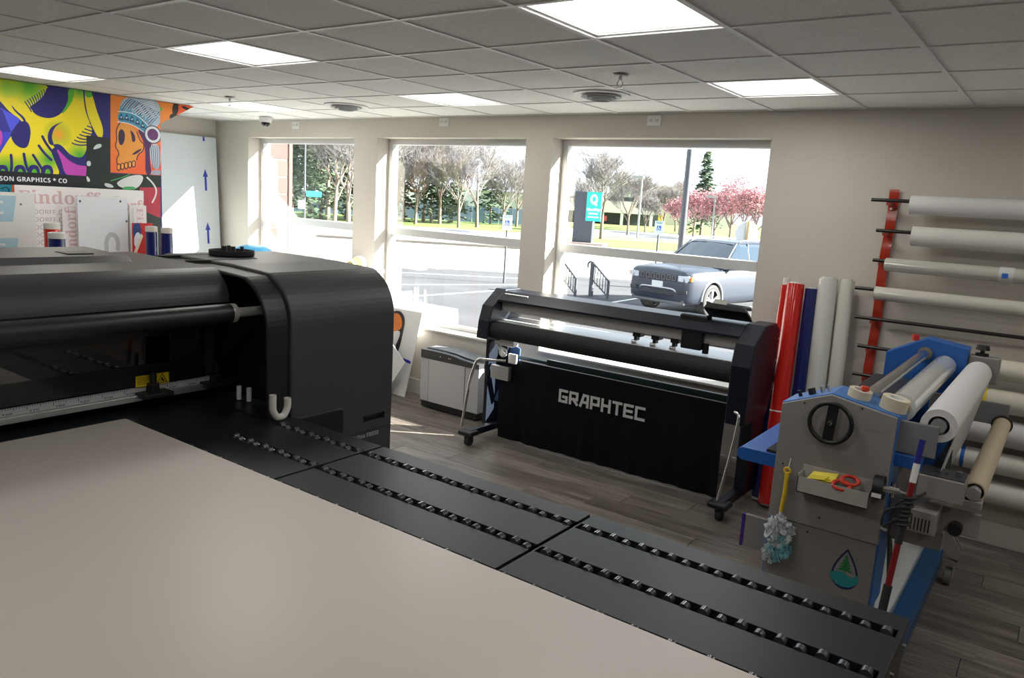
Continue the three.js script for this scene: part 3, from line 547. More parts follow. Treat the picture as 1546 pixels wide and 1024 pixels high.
// leaning boards near it
{
  const lean = (name, label, pts, baseZ, topZ, h, th, m, cat, gr) => { const g = ext(pts, th, 0.001); const a = Math.atan2(baseZ - topZ, h); g.rotateX(-a).translate(0, 0.004, baseZ); const o = mesh(name, g, m); tag(o, label, cat, gr); return o; };
  const cut = canvasTex(512, 512, (c, w, h) => { c.fillStyle = '#d9dadb'; c.fillRect(0, 0, w, h); c.fillStyle = '#c3c5c6'; c.fillRect(0, 0, w, 150); c.strokeStyle = '#a5a7a8'; c.lineWidth = 4; c.beginPath(); c.moveTo(300, 420); c.quadraticCurveTo(350, 300, 420, 270); c.stroke(); });
  const bm = M(0xffffff, 0.6, 0, { map: cut });
  const g = [[-5.3, 0], [-4.42, 0], [-4.36, 0.84], [-5.3, 0.84]];
  const o = lean('leaning_board', 'tall white board leaning under the window, orange and black drawing on it', g, 0.2, 0.05, 0.84, 0.01, whiteP, 'board');
  // flat print: an orange and black cut-out graphic with a blue tape stroke
  const a = Math.atan2(0.15, 0.84);
  const flat = (name, pts, m, dz = 0.0115) => mesh(name, ext(pts, 0.002).rotateX(-a).translate(0, 0.004, 0.2).translate(0, Math.sin(a) * dz * 0, dz), m, o);
  const cur = (pts, n = 40) => new THREE.CatmullRomCurve3(pts.map((p) => V(p[0], p[1], 0)), true).getPoints(n).map((p) => [p.x, p.y]);
  flat('black_outline', cur([[-4.8, 0.76], [-4.66, 0.82], [-4.58, 0.76], [-4.57, 0.62], [-4.6, 0.42], [-4.63, 0.4], [-4.64, 0.5], [-4.7, 0.42], [-4.82, 0.4]]), M(lin(0.01, 0.01, 0.012), 0.5));
  flat('orange_shape', cur([[-4.82, 0.75], [-4.67, 0.79], [-4.61, 0.74], [-4.6, 0.66], [-4.66, 0.62], [-4.8, 0.6]]), M(lin(0.75, 0.2, 0.015), 0.5), 0.0145);
  flat('white_shape', cur([[-4.82, 0.6], [-4.68, 0.62], [-4.61, 0.62], [-4.63, 0.5], [-4.69, 0.44], [-4.82, 0.42]]), whiteP, 0.0145);
  flat('blue_tape', cur([[-4.55, 0.375], [-4.5, 0.35], [-4.41, 0.335], [-4.41, 0.355], [-4.5, 0.37]]), M(lin(0.03, 0.03, 0.4), 0.5));
  lean('leaning_offcut', 'white pointed offcut board leaning in front of the taller board', [[-5.1, 0], [-4.6, 0], [-4.38, 0.36], [-4.62, 0.54], [-5.1, 0.6]], 0.3, 0.22, 0.55, 0.008, M(lin(0.66, 0.67, 0.68), 0.6), 'board');
}
// ------------------------------------------------------------------ vinyl rolls standing in the corner of the window wall
function vinylRoll(name, label, base, top, r, m, group, cap = paperRoll, capLen = 0.02, band) {
  const t = thing(name, label, 'vinyl roll', group);
  const d = top.clone().sub(base).normalize(), L = top.distanceTo(base);
  const pt = (s) => base.clone().addScaledVector(d, s);
  mesh('vinyl', pipe(pt(capLen), pt(L - capLen), r, r * 0.72, 36), m, t);
  mesh('core', pipe(base, top, r * 0.72 - 0.0005, r * 0.6, 28), cap, t);
  if (band) mesh('tape_band', pipe(pt(L * band), pt(L * band + 0.008), r + 0.0012, r - 0.001, 36), whiteP, t);
  return t;
}
{
  const G = 'vinyl rolls standing by the plotter';
  vinylRoll('vinyl_roll', 'glossy red vinyl roll standing beside the plotter, thickest red one', V(-0.81, 0.012, 0.42), V(-0.872, 1.515, 0.145), 0.058, redV, G, paperRoll, 0.012, 0.42);
  vinylRoll('vinyl_roll', 'slim red vinyl roll tucked behind the thick red one', V(-0.93, 0.012, 0.27), V(-0.955, 1.535, 0.075), 0.034, redV, G, clearV, 0.05, 0.72);
  vinylRoll('vinyl_roll', 'short navy vinyl roll behind the red rolls', V(-0.9, 0.012, 0.36), V(-0.925, 0.98, 0.2), 0.04, navyV, G);
  vinylRoll('vinyl_roll', 'tall navy vinyl roll between the red roll and the clear rolls', V(-0.71, 0.012, 0.34), V(-0.765, 1.49, 0.13), 0.044, navyV, G, paperRoll, 0.008);
  vinylRoll('vinyl_roll', 'clear film roll standing next to the navy roll', V(-0.61, 0.012, 0.3), V(-0.672, 1.57, 0.12), 0.062, clearV, G, clearV, 0.01);
  vinylRoll('vinyl_roll', 'clear film roll standing closest to the red strap', V(-0.5, 0.012, 0.24), V(-0.557, 1.568, 0.1), 0.047, M(lin(0.68, 0.68, 0.6), 0.16, 0, { clearcoat: 0.6 }), G, clearV, 0.01);
}
// ------------------------------------------------------------------ wall rack of rods with material rolls
{
  const t = thing('roll_rack', 'wall rack of dark rods held by a red plastic strap', 'rack');
  const ys = [2.09, 1.9, 1.712, 1.524, 1.336, 1.15, 0.962, 0.772, 0.584, 0.396];
  const tips = [-0.468, -0.415, -0.41, -0.493, -0.469, -0.429, -0.436, -0.43, -0.44, -0.43];
  const rodM = M(lin(0.045, 0.04, 0.037), 0.3, 0.6);
  ys.forEach((y, i) => {
    mesh('rod', [rod(V(tips[i], y, 0.15), V(1.95, y, 0.15), 0.0115, 0.0115, 14)], rodM, t);
    for (const x of [-0.365, 1.8]) mesh('bracket', B(x - 0.01, x + 0.01, y - 0.03, y - 0.012, 0.004, 0.165), M(lin(0.28, 0.025, 0.015), 0.4), t);
  });
  const strapM = M(lin(0.42, 0.03, 0.012), 0.18, 0, { clearcoat: 0.6 });
  const strap = (x) => { // wavy plastic strip
    const g = new THREE.BoxGeometry(0.058, 2.05, 0.004, 4, 120, 1), p = g.attributes.position;
    for (let i = 0; i < p.count; i++) { const y = p.getY(i); p.setZ(i, p.getZ(i) + 0.0035 * Math.sin(y * 33)); p.setX(i, p.getX(i) + 0.004 * Math.sin(y * 9)); }
    g.computeVertexNormals(); return g.translate(x, 1.14, 0.022);
  };
  mesh('strap', strap(-0.365), strapM, t); mesh('strap', strap(1.8), strapM, t);
  for (const y of [2.04, 0.9]) mesh('screw', rod(V(-0.365, y, 0.02), V(-0.365, y, 0.052), 0.008), alu, t);
  const G = 'material rolls on the wall rods';
  const roll = (y, i, x0, r, m, label, x1 = 1.45) => {
    const k = thing('material_roll', label, 'roll', G); const core = 0.034;
    const cy = ys[i] - core + 0.0125 + 0.0005; const rOut = r, yc = y ?? cy;
    mesh('roll_body', pipe(V(x0, cy, 0.15), V(x1, cy, 0.15), rOut, core + 0.003, 36), m, k);
    mesh('core', pipe(V(x0 - 0.004, cy, 0.15), V(x1 + 0.004, cy, 0.15), core + 0.003, core, 24), cardM, k);
    return [k, cy];
  };
  roll(null, 0, -0.24, 0.058, paperRoll, 'white media roll on the topmost rod of the wall rack');
  roll(null, 1, -0.205, 0.061, M(lin(0.7, 0.69, 0.64), 0.4), 'off-white media roll on the second rod from the top');
  const [k3, y3] = roll(null, 2, -0.332, 0.043, M(lin(0.58, 0.57, 0.5), 0.12, 0.1, { clearcoat: 0.8 }), 'glossy clear film roll with a blue paper tab');
  const lx = at(1518, 415, 'z', 0.2).x;
  mesh('paper_label', pipe(V(lx - 0.035, y3, 0.15), V(lx + 0.04, y3, 0.15), 0.045, 0.0432, 36), M(lin(0.66, 0.67, 0.66), 0.6), k3, { label: 'white paper label' });
  mesh('blue_tab', B(lx - 0.018, lx + 0.014, y3 - 0.018, y3 + 0.01, 0.194, 0.1965), M(lin(0.02, 0.14, 0.55), 0.5), k3, { label: 'blue tab' });
  roll(null, 3, -0.37, 0.044, M(lin(0.62, 0.6, 0.52), 0.18, 0, { clearcoat: 0.6 }), 'pale film roll on the fourth rod, above the bare rod');
  roll(null, 5, -0.02, 0.062, creamRoll, 'cream media roll just behind the laminator top');
  const [k7, y7] = roll(null, 6, -0.2, 0.07, creamRoll, 'cream media roll with a yellow tape mark');
  const yx = at(1485, 598, 'z', 0.21).x; mesh('yellow_tape', pipe(V(yx - 0.016, y7, 0.15), V(yx + 0.016, y7, 0.15), 0.0712, 0.0698, 36), M(lin(0.72, 0.55, 0.02), 0.5), k7, { label: 'yellow tape band' });
  roll(null, 7, -0.18, 0.081, M(lin(0.62, 0.61, 0.6), 0.5), 'thick pale grey media roll on the third rod from the bottom');
  const [k9, y9] = roll(null, 8, -0.1, 0.066, M(lin(0.7, 0.66, 0.58), 0.5), 'cream media roll with a blue tape band');
  const bx = at(1452, 690, 'z', 0.2).x; mesh('blue_tape', pipe(V(bx - 0.01, y9, 0.15), V(bx + 0.012, y9, 0.15), 0.0672, 0.0658, 36), M(lin(0.02, 0.13, 0.5), 0.5), k9, { label: 'blue tape band' });
  roll(null, 9, -0.15, 0.07, M(lin(0.66, 0.63, 0.58), 0.5), 'cream media roll on the lowest rod near the baseboard');
}

// ------------------------------------------------------------------ blue laminator, rolls along z
{
  const ZN = 2.2, ZF0 = 0.65;
  const t = thing('laminator', 'blue and grey roll laminator with a black handwheel on its side', 'laminator');
  const pz = (x, y, z = ZN) => { const p = at(x, y, 'z', z); return [p.x, p.y]; };
  const A = pz(1179.5, 608.7), Bq = pz(1255, 596.5), Cq = pz(1352.7, 631.8), D = pz(1328, 822), E = pz(1161, 780);
  const xl = (A[0] + E[0]) / 2, xr = (Cq[0] + D[0]) / 2, yb = (D[1] + E[1]) / 2;
  const poly = [[xl, yb], [xr, yb], [xr, Cq[1]], [Bq[0], Bq[1]], [xl, A[1]]];
  mesh('side_cover', ext(poly, 0.02, 0.003).translate(0, 0, ZN - 0.02), lamGrey, t);
  const bigger = [[xl - 0.004, yb - 0.3], [xr + 0.004, yb - 0.3], [xr + 0.004, Cq[1] + 0.004], [Bq[0], Bq[1] + 0.005], [xl - 0.004, A[1] + 0.004]];
  mesh('end_cabinet', ext(bigger, 0.2, 0.003).translate(0, 0, ZN - 0.221), bluePale, t);
  const low = mesh('lower_panel', ext([[xl + 0.005, 0.05], [xr - 0.006, 0.05], [xr - 0.006, yb - 0.002], [xl + 0.005, yb - 0.002]], 0.014, 0.002).translate(0, 0, ZN - 0.021), M(lin(0.23, 0.218, 0.207), 0.5), t);
  mesh('lower_body', B(xl + 0.01, xr - 0.01, 0.05, yb - 0.29, ZN - 0.22, ZN - 0.022), lamGreyD, t);
  for (const [x, y] of [[1215, 608.5], [1302, 617], [1182, 700], [1219, 803], [1237, 782]]) { const p = pz(x, y); mesh('screw', rod(V(p[0], p[1], ZN - 0.001), V(p[0], p[1], ZN + 0.003), 0.004, 0.004, 8), black, t); }
  const rp = pz(1318, 645); mesh('rating_plate', [B(rp[0] - 0.033, rp[0] + 0.035, rp[1] - 0.014, rp[1] + 0.016, ZN, ZN + 0.001)], M(lin(0.26, 0.245, 0.235), 0.4), t);
  // handwheel
  const w = pz(1254, 638.6, ZN + 0.03), hw = mesh('handwheel', new THREE.TorusGeometry(0.083, 0.0095, 12, 56).translate(w[0], w[1], ZN + 0.035), black, t);
  mesh('spoke', B(-0.021, 0.021, -0.082, 0.082, -0.006, 0.006, 0.004).rotateZ(-0.06).translate(w[0], w[1], ZN + 0.03), black, hw);
  mesh('hub_bolt', [rod(V(w[0], w[1], ZN), V(w[0], w[1], ZN + 0.045), 0.011)], chrome, hw);
  // parts tray on the side
  const a = pz(1204, 727, ZN + 0.07), b = pz(1314, 742, ZN + 0.07), yy = (a[1] + b[1]) / 2 + 0.008, x0 = a[0], x1 = b[0];
  mesh('tool_tray', [B(x0, x1, yy - 0.068, yy - 0.064, ZN, ZN + 0.075), B(x0, x1, yy - 0.068, yy, ZN + 0.072, ZN + 0.075), B(x0, x0 + 0.003, yy - 0.068, yy + 0.012, ZN, ZN + 0.075), B(x1 - 0.003, x1, yy - 0.068, yy + 0.012, ZN, ZN + 0.075), B(x0, x1, yy - 0.068, yy + 0.035, ZN, ZN + 0.003)], M(lin(0.4, 0.385, 0.36), 0.5), t);
  t.userData.tray = undefined; delete t.userData.tray;
  // pressure gauge and pneumatic fitting on the edge
  const g = pz(1327, 735, ZN + 0.03);
  mesh('gauge', [rod(V(g[0] - 0.016, g[1], ZN + 0.04), V(g[0] + 0.022, g[1] + 0.002, ZN + 0.04), 0.048, 0.048, 28)], black, t);
  mesh('gauge_label', B(g[0] - 0.0145, g[0] + 0.021, g[1] - 0.03, g[1] - 0.012, ZN + 0.08, ZN + 0.0862), whiteP, t);
  mesh('fitting', [rod(V(g[0] + 0.02, g[1], ZN + 0.04), V(g[0] + 0.075, g[1] + 0.002, ZN + 0.03), 0.014), rod(V(g[0] + 0.06, g[1] + 0.002, ZN + 0.03), V(g[0] + 0.11, g[1] - 0.006, ZN + 0.03), 0.008), rod(V(g[0] + 0.05, g[1] - 0.03, ZN + 0.03), V(g[0] + 0.05, g[1] + 0.03, ZN + 0.03), 0.009)], chrome, t);
  // controls along the top
  const s1 = V(xl, A[1], 0), s2 = V(Bq[0], Bq[1], 0);
  for (const [k, r] of [[0.25, 0.008], [0.5, 0.016], [0.72, 0.009], [0.85, 0.007]]) { const p = s1.clone().lerp(s2, k); mesh('control_knob', rod(V(p.x, p.y + 0.003, ZN - 0.1), V(p.x - 0.01, p.y + 0.03, ZN - 0.1), r), k > 0.6 ? alu : black, t); }
  // feed table
  const f0 = at(1114, 690, 'z', ZN - 0.05), f1 = at(1172, 690, 'z', ZN - 0.05), fy = at(1135, 678, 'z', ZN - 0.05).y;
  mesh('feed_table', prof([[f0.x + 0.02, fy - 0.06], [xl, fy - 0.06], [xl, fy], [f0.x + 0.02, fy], ...arc(f0.x + 0.022, fy - 0.03, 0.03, 100, 260, 8)], ZF0 + 0.05, ZN - 0.05, 0.002), blueM, t);
  mesh('table_clip', [B(f1.x - 0.05, f1.x + 0.02, fy, fy + 0.014, ZN - 0.3, ZN - 0.06, 0.004)], blackMatte, t);
  // small lower plate with a purple edge
  const l0 = at(1121, 776, 'z', ZN - 0.1), l1 = at(1124, 826, 'z', ZN - 0.1);
  mesh('foot_plate', B(l0.x, xl, l1.y, l0.y, ZN - 0.13, ZN - 0.11, 0.003), lamGrey, t);
  mesh('purple_edge', B(l0.x - 0.002, l0.x + 0.012, l1.y, l0.y, ZN - 0.132, ZN - 0.106), M(lin(0.06, 0.015, 0.22), 0.5), t);
  // far end cabinet
  const q = (x, y) => pz(x, y, ZF0);
  const F = [q(1338, 531), q(1400, 511), q(1463, 528)];
  mesh('far_cabinet', ext([[F[0][0], 0.55], [F[2][0], 0.55], [F[2][0], F[2][1]], [F[1][0], F[1][1]], [F[0][0], F[0][1]]], 0.14, 0.004).translate(0, 0, ZF0 - 0.14), blueM, t);
  mesh('far_base', B(F[0][0] + 0.01, F[2][0] - 0.01, 0.06, 0.55, ZF0 - 0.13, ZF0 - 0.01), lamGreyD, t);
  const rk = q(1380, 510); mesh('stop_button', rod(V(rk[0], rk[1] - 0.02, ZF0 - 0.06), V(rk[0], rk[1] + 0.012, ZF0 - 0.06), 0.02), redPlastic, t, { label: 'red stop button' });
  const gb = [q(1463, 537), q(1504, 583)]; const gblock = mesh('far_bracket', B(gb[0][0], gb[1][0], gb[1][1], gb[0][1], ZF0 - 0.1, ZF0 - 0.02, 0.008), lamGrey, t);
  const kn = q(1482, 532); mesh('clamp_knob', [rod(V(kn[0], gb[0][1], ZF0 - 0.06), V(kn[0], kn[1] + 0.02, ZF0 - 0.06), 0.011), rod(V(kn[0], kn[1] + 0.006, ZF0 - 0.06), V(kn[0], kn[1] + 0.03, ZF0 - 0.06), 0.036, 0.03, 10), rod(V(kn[0], gb[0][1] + 0.001, ZF0 - 0.06), V(kn[0], gb[0][1] + 0.014, ZF0 - 0.06), 0.034, 0.034, 10)], black, t);
  // beams between the ends
  mesh('cross_beam', [B(xl + 0.05, xr - 0.05, 0.62, 0.78, ZF0, ZN - 0.22, 0.01)], lamGrey, t);
  mesh('nip_body', B(xl + 0.07, xr - 0.16, 0.78, 1.08, ZF0, ZN - 0.22, 0.02), M(lin(0.03, 0.03, 0.035), 0.5), t);
  // base frame on the floor
  const bx = at(1389, 880, 'y', 0.14).x;
  mesh('base_rail', [B(bx - 0.04, bx + 0.05, 0.1, 0.2, ZF0, ZN - 0.02, 0.006), B(xl + 0.02, xl + 0.1, 0.1, 0.2, ZF0, ZN - 0.02, 0.006)], M(lin(0.012, 0.06, 0.16), 0.45), t);
  mesh('base_shelf', B(xl + 0.1, bx - 0.045, 0.14, 0.16, ZF0, ZN - 0.25), M(lin(0.55, 0.56, 0.56), 0.5), t);
  for (const [x, z] of [[bx, ZN - 0.1], [xl + 0.06, ZN - 0.1], [xl + 0.06, ZF0 + 0.05]]) { const c = mesh('caster', rod(V(x - 0.016, 0.05, z), V(x + 0.016, 0.05, z), 0.05, 0.05, 24), rubber, t); mesh('caster_fork', B(x - 0.024, x + 0.024, 0.07, 0.102, z - 0.035, z + 0.035, 0.004), alu, c); }
  // rear arms, take-up unit, motor and controls
  const br = [pz(1362, 634, ZN - 0.06), pz(1411, 694, ZN - 0.06)];
  mesh('unwind_bracket', B(br[0][0] - 0.02, br[1][0], br[1][1], br[0][1], ZN - 0.07, ZN - 0.055, 0.006), lamGreyD, t);
  mesh('upper_bracket', B(xr + 0.002, br[1][0] - 0.04, br[1][1] - 0.06, br[1][1] - 0.005, ZN - 0.09, ZN - 0.05, 0.006), blueM, t);
  const c1 = pz(1386, 722, ZN - 0.02), c2 = pz(1452, 765, ZN - 0.02);
  const ctl = mesh('control_box', ext([[0, 0], [c2[0] - c1[0], 0], [c2[0] - c1[0], 0.09], [0, 0.09]], 0.15, 0.004).translate(c1[0], c2[1], ZN - 0.17), lamGrey, t);
  mesh('control_face', B(c1[0] + 0.004, c2[0] - 0.004, c2[1] + 0.0905, c2[1] + 0.094, ZN - 0.165, ZN - 0.03, 0.001), M(lin(0.025, 0.027, 0.03), 0.4), ctl);
  mesh('speed_knob', [rod(V(c2[0] - 0.03, c2[1] + 0.094, ZN - 0.09), V(c2[0] - 0.03, c2[1] + 0.115, ZN - 0.09), 0.012)], M(lin(0.08, 0.08, 0.085), 0.3), ctl);
  for (const k of [0.05, 0.08]) mesh('rocker_switch', B(c1[0] + k, c1[0] + k + 0.016, c2[1] + 0.094, c2[1] + 0.098, ZN - 0.11, ZN - 0.09), M(lin(0.05, 0.05, 0.05), 0.4), ctl);
  const m1 = pz(1366, 765, ZN), m2 = pz(1410, 812, ZN);
  const mot = mesh('motor_cover', B(m1[0], m2[0], m2[1], m1[1], ZN - 0.2, ZN, 0.006), lamGrey, t);
  for (let i = 0; i < 6; i++) { const x = m1[0] + 0.028 + i * (m2[0] - m1[0] - 0.05) / 5.4; mesh('vent_slot', B(x, x + 0.005, m1[1] - 0.085, m1[1] - 0.032, ZN - 0.002, ZN + 0.0008), black, mot); }
  const p1 = pz(1410, 765, ZN - 0.14), p2 = pz(1476, 815, ZN - 0.14);
  mesh('take_up_plate', B(p1[0] - 0.16, p2[0], p2[1], p1[1] + 0.01, ZN - 0.16, ZN - 0.14, 0.004), lamGrey, t);
  const ko = pz(1442, 798, ZN - 0.12); mesh('plate_knob', rod(V(ko[0], ko[1], ZN - 0.14), V(ko[0], ko[1], ZN - 0.095), 0.026), black, t);
  mesh('lower_arm', B(xr - 0.05, p2[0] - 0.12, p2[1] - 0.1, p2[1] - 0.02, ZN - 0.2, ZN - 0.16, 0.004), lamGrey, t);
  const h1 = pz(1455, 600, ZF0 + 0.05), h2 = pz(1520, 645, ZF0 + 0.05);
  mesh('far_take_up_plate', B(h1[0] - 0.16, h2[0], h2[1], h1[1], ZF0 + 0.04, ZF0 + 0.055, 0.006), lamGreyD, t);
  const dt = [pz(1402, 712, ZN - 0.3), pz(1440, 655, ZN - 0.3), pz(1434, 720, ZN - 0.3)];
  mesh('web_guard', ext(dt, 0.012).translate(0, 0, ZN - 0.32), M(lin(0.06, 0.065, 0.07), 0.5), t);
  // far leg with swivel caster, on the floor
  const cf = at(1430, 884, 'y', 0.0), bk = [[-0.12, 0.32], [-0.1, 0.17], [0.03, 0.15], [0.045, 0.2], [-0.04, 0.33]];
  mesh('leg_bracket', [ext(bk.map(([x, y]) => [cf.x + x, y]), 0.012).translate(0, 0, cf.z), ext(bk.map(([x, y]) => [cf.x + x, y]), 0.012).translate(0, 0, cf.z - 0.06), B(cf.x - 0.08, cf.x + 0.03, 0.13, 0.16, cf.z - 0.06, cf.z + 0.012)], lamGrey, t);
  mesh('leg_beam', B(bx - 0.04, cf.x - 0.06, 0.2, 0.3, cf.z - 0.05, cf.z + 0.005, 0.004), lamGrey, t);
  const cw = mesh('caster', rod(V(cf.x - 0.022, 0.048, cf.z - 0.02), V(cf.x + 0.01, 0.048, cf.z - 0.02), 0.048, 0.048, 28), M(lin(0.16, 0.16, 0.15), 0.6), t);
  mesh('caster_fork', [B(cf.x - 0.03, cf.x - 0.024, 0.045, 0.13, cf.z - 0.045, cf.z + 0.005), B(cf.x + 0.012, cf.x + 0.018, 0.045, 0.13, cf.z - 0.045, cf.z + 0.005), B(cf.x - 0.03, cf.x + 0.018, 0.115, 0.13, cf.z - 0.05, cf.z + 0.01)], alu, cw);
  // silver nip roller belongs to the machine
  const avg = (near, zn, fa, zf) => { const n = at(...near, 'z', zn), f = at(...fa, 'z', zf); return [(n.x + f.x) / 2, (n.y + f.y) / 2, n, f]; };
  const [sx, sy] = avg([1322, 588], ZN - 0.2, [1396, 536], ZF0);
  mesh('nip_roller', rod(V(sx, sy, ZF0), V(sx, sy, ZN - 0.2), 0.026, 0.026, 28), chrome, t);
  mesh('roller_bearing', rod(V(sx, sy, ZF0), V(sx, sy, ZF0 + 0.03), 0.036, 0.036, 24), M(lin(0.3, 0.26, 0.2), 0.35, 0.6), t);
  // hoses and cables
  const h0 = pz(1335, 802, ZN + 0.02);
  mesh('air_hose', wire([V(h0[0], h0[1], ZN), V(h0[0] + 0.03, h0[1] - 0.02, ZN + 0.04), V(h0[0] + 0.045, h0[1] - 0.12, ZN + 0.06), V(h0[0] + 0.04, h0[1] - 0.3, ZN + 0.05), V(h0[0] + 0.06, h0[1] - 0.52, ZN)], 0.0055), rubber, t);
  mesh('fitting', rod(V(h0[0] - 0.015, h0[1], ZN - 0.01), V(h0[0] + 0.012, h0[1] + 0.002, ZN + 0.01), 0.011), chrome, t);
  const cc = pz(1398, 738, ZN - 0.01); mesh('signal_cable', wire([V(cc[0], cc[1] - 0.02, ZN - 0.02), V(cc[0] - 0.03, cc[1] - 0.04, ZN + 0.03), V(cc[0] - 0.08, cc[1] - 0.06, ZN + 0.06), V(cc[0] - 0.1, cc[1] - 0.16, ZN + 0.05), V(cc[0] - 0.08, cc[1] - 0.4, ZN + 0.02)], 0.005), rubber, t);
  // printed drop emblem on the lower panel: outline, wave and conifer
  const dc = pz(1275.5, 860, ZN), sc = 0.082; const drop = []; for (let i = 0; i <= 40; i++) { const u = i / 40 * 2 * Math.PI; const r = 1; let x = Math.sin(u) * Math.pow(Math.sin(u / 2), 1.1) * 0.86, y = Math.cos(u) * 1.12; drop.push([x, y]); }
  drop.pop();
  const put = (name, pts, m, dz) => mesh(name, ext(pts.map(([x, y]) => [dc[0] + x * sc, dc[1] + y * sc]), 0.0006).translate(0, 0, ZN - 0.0069 + dz), m, low);
  put('emblem_outline', drop, M(lin(0.012, 0.02, 0.09), 0.5), 0); put('emblem_field', drop.map(([x, y]) => [x * 0.84, y * 0.86 - 0.03]), lamGrey, 0.0007);
  const wave = [[-0.72, -0.4], [-0.5, -0.28], [-0.25, -0.2], [0.05, -0.25], [0.3, -0.38], [0.5, -0.3], [0.55, -0.15], [0.68, -0.3], [0.7, -0.5], [0.55, -0.75], [0.3, -0.93], [0, -1.0], [-0.35, -0.92], [-0.62, -0.7]];
  put('emblem_wave', wave, M(lin(0.02, 0.27, 0.27), 0.5), 0.0014);
  const tree = [[0, 0.82]]; for (let i = 0; i < 5; i++) { const y = 0.6 - i * 0.17, ww = 0.12 + i * 0.075; tree.push([ww, y - 0.06], [ww * 0.35, y - 0.04]); } tree.push([0.03, -0.1], [0.03, -0.22], [-0.03, -0.22], [-0.03, -0.1]); for (let i = 4; i >= 0; i--) { const y = 0.6 - i * 0.17, ww = 0.12 + i * 0.075; tree.push([-ww * 0.35, y - 0.04], [-ww, y - 0.06]); }
  put('emblem_conifer', tree, M(lin(0.02, 0.18, 0.05), 0.5), 0.0014);

  // rolls on the machine: things of their own
  const [cx_, cy_] = avg([1357, 614], ZN - 0.2, [1426, 556], ZF0);
  let k = thing('film_roll', 'glossy clear film roll lying across the laminator top', 'roll');
  mesh('film', pipe(V(cx_, cy_, ZF0 + 0.02), V(cx_, cy_, ZN - 0.24), 0.06, 0.04, 40), clearV, k); mesh('core', pipe(V(cx_, cy_, ZF0 + 0.012), V(cx_, cy_, ZN - 0.232), 0.0395, 0.034, 24), cardM, k);
  const [wx, wy] = avg([1409, 645], ZN - 0.08, [1482, 563], ZF0 + 0.02);
  k = thing('paper_roll', 'thick matte white paper roll on the laminator with an open core', 'roll');
  mesh('paper', pipe(V(wx, wy, ZF0 + 0.03), V(wx, wy, ZN - 0.085), 0.067, 0.039, 44), M(lin(0.66, 0.66, 0.66), 0.6), k);
  mesh('shaft', [rod(V(wx, wy, ZF0 + 0.0), V(wx, wy, ZN - 0.075), 0.03, 0.03, 8)], alu, k);
  const [ux, uy] = avg([1469, 749], ZN - 0.1, [1513, 640], ZF0 + 0.06);
  k = thing('cardboard_core', 'brown cardboard core tube on the laminator take-up shaft', 'core tube');
  mesh('tube', pipe(V(ux, uy, ZF0 + 0.07), V(ux, uy, ZN - 0.14), 0.041, 0.034, 36), cardM, k);
  mesh('shaft', [rod(V(ux, uy, ZF0 + 0.055), V(ux, uy, ZN - 0.1), 0.028, 0.028, 6)], alu, k);
  mesh('end_ring', [pipe(V(ux, uy, ZF0 + 0.057), V(ux, uy, ZF0 + 0.075), 0.05, 0.041, 30)], rubber, k);
  mesh('shaft_bearing', B(ux - 0.035, ux + 0.035, uy - 0.06, uy - 0.028, ZN - 0.16, ZN - 0.1, 0.004), lamGrey, t);
  // white web running down from the paper roll
  mesh('web', ext([[wx + 0.06, wy - 0.02], [wx + 0.064, wy - 0.02], [wx + 0.0, wy - 0.36], [wx - 0.004, wy - 0.36]], ZN - 0.12 - ZF0 - 0.06).translate(0, 0, ZF0 + 0.06), M(lin(0.55, 0.55, 0.55), 0.5), thing('paper_web', 'pale sheet running down from the white paper roll', 'paper'));

  // masking tape rolls on the sloping top
  const sl = V(xr - Bq[0], Cq[1] - Bq[1], 0), ang = Math.atan2(sl.y, sl.x);
  for (const [f, r, h, lab] of [[0.34, 0.046, 0.036, 'low masking tape roll on the laminator, red button in it'], [0.86, 0.053, 0.052, 'tall masking tape roll on the laminator edge']]) {
    const p = V(Bq[0], Bq[1] + 0.006, ZN - 0.095).addScaledVector(sl, f), up = V(-Math.sin(ang), Math.cos(ang), 0);
    const o = thing('masking_tape', lab, 'tape roll', 'masking tape rolls');
    mesh('tape', pipe(p, p.clone().addScaledVector(up, h), r, 0.031, 40), M(lin(0.62, 0.56, 0.42), 0.65), o); mesh('tape_core', pipe(p, p.clone().addScaledVector(up, h), 0.0308, 0.0285, 32), whiteP, o);
    if (f < 0.5) { const s = p.clone().addScaledVector(V(Math.cos(ang), Math.sin(ang), 0), 0.012); mesh('stop_button', [rod(s.clone(), s.clone().addScaledVector(up, 0.042), 0.009), rod(s.clone().addScaledVector(up, 0.04), s.clone().addScaledVector(up, 0.054), 0.019, 0.016, 20)], redPlastic, t, { label: 'red stop button' }); }
  }
  // tools in the tray
  const ty = yy - 0.03;
  k = thing('plastic_scraper', 'yellow plastic scraper lying in the laminator tray', 'scraper');
  mesh('blade', ext([[0, 0], [0.11, 0.014], [0.12, 0.06], [0.02, 0.045]], 0.014, 0.002).rotateX(-0.75).translate(x0 + 0.025, ty + 0.006, ZN + 0.035), M(lin(0.75, 0.62, 0.02), 0.4), k);
  mesh('blade_notch', ext([[0, 0.0], [0.07, 0.01], [0.085, 0.03], [0.01, 0.02]], 0.008, 0.001).rotateX(-0.5).translate(x0 + 0.03, ty + 0.018, ZN + 0.045), M(lin(0.75, 0.62, 0.02), 0.4), k);
  k = thing('scissors', 'scissors with orange-red handles in the laminator tray', 'scissors');
  const ring = (dx, dy, s) => new THREE.TorusGeometry(0.026, 0.0075, 10, 28).scale(1.25, 0.85, 1).rotateX(-0.9).rotateY(0.2).translate(x0 + 0.17 + dx, ty + 0.042 + dy, ZN + 0.038 + s);
  mesh('handle', ring(0, -0.012, 0.018), redPlastic, k); mesh('handle', ring(0.025, 0.008, -0.006), redPlastic, k);
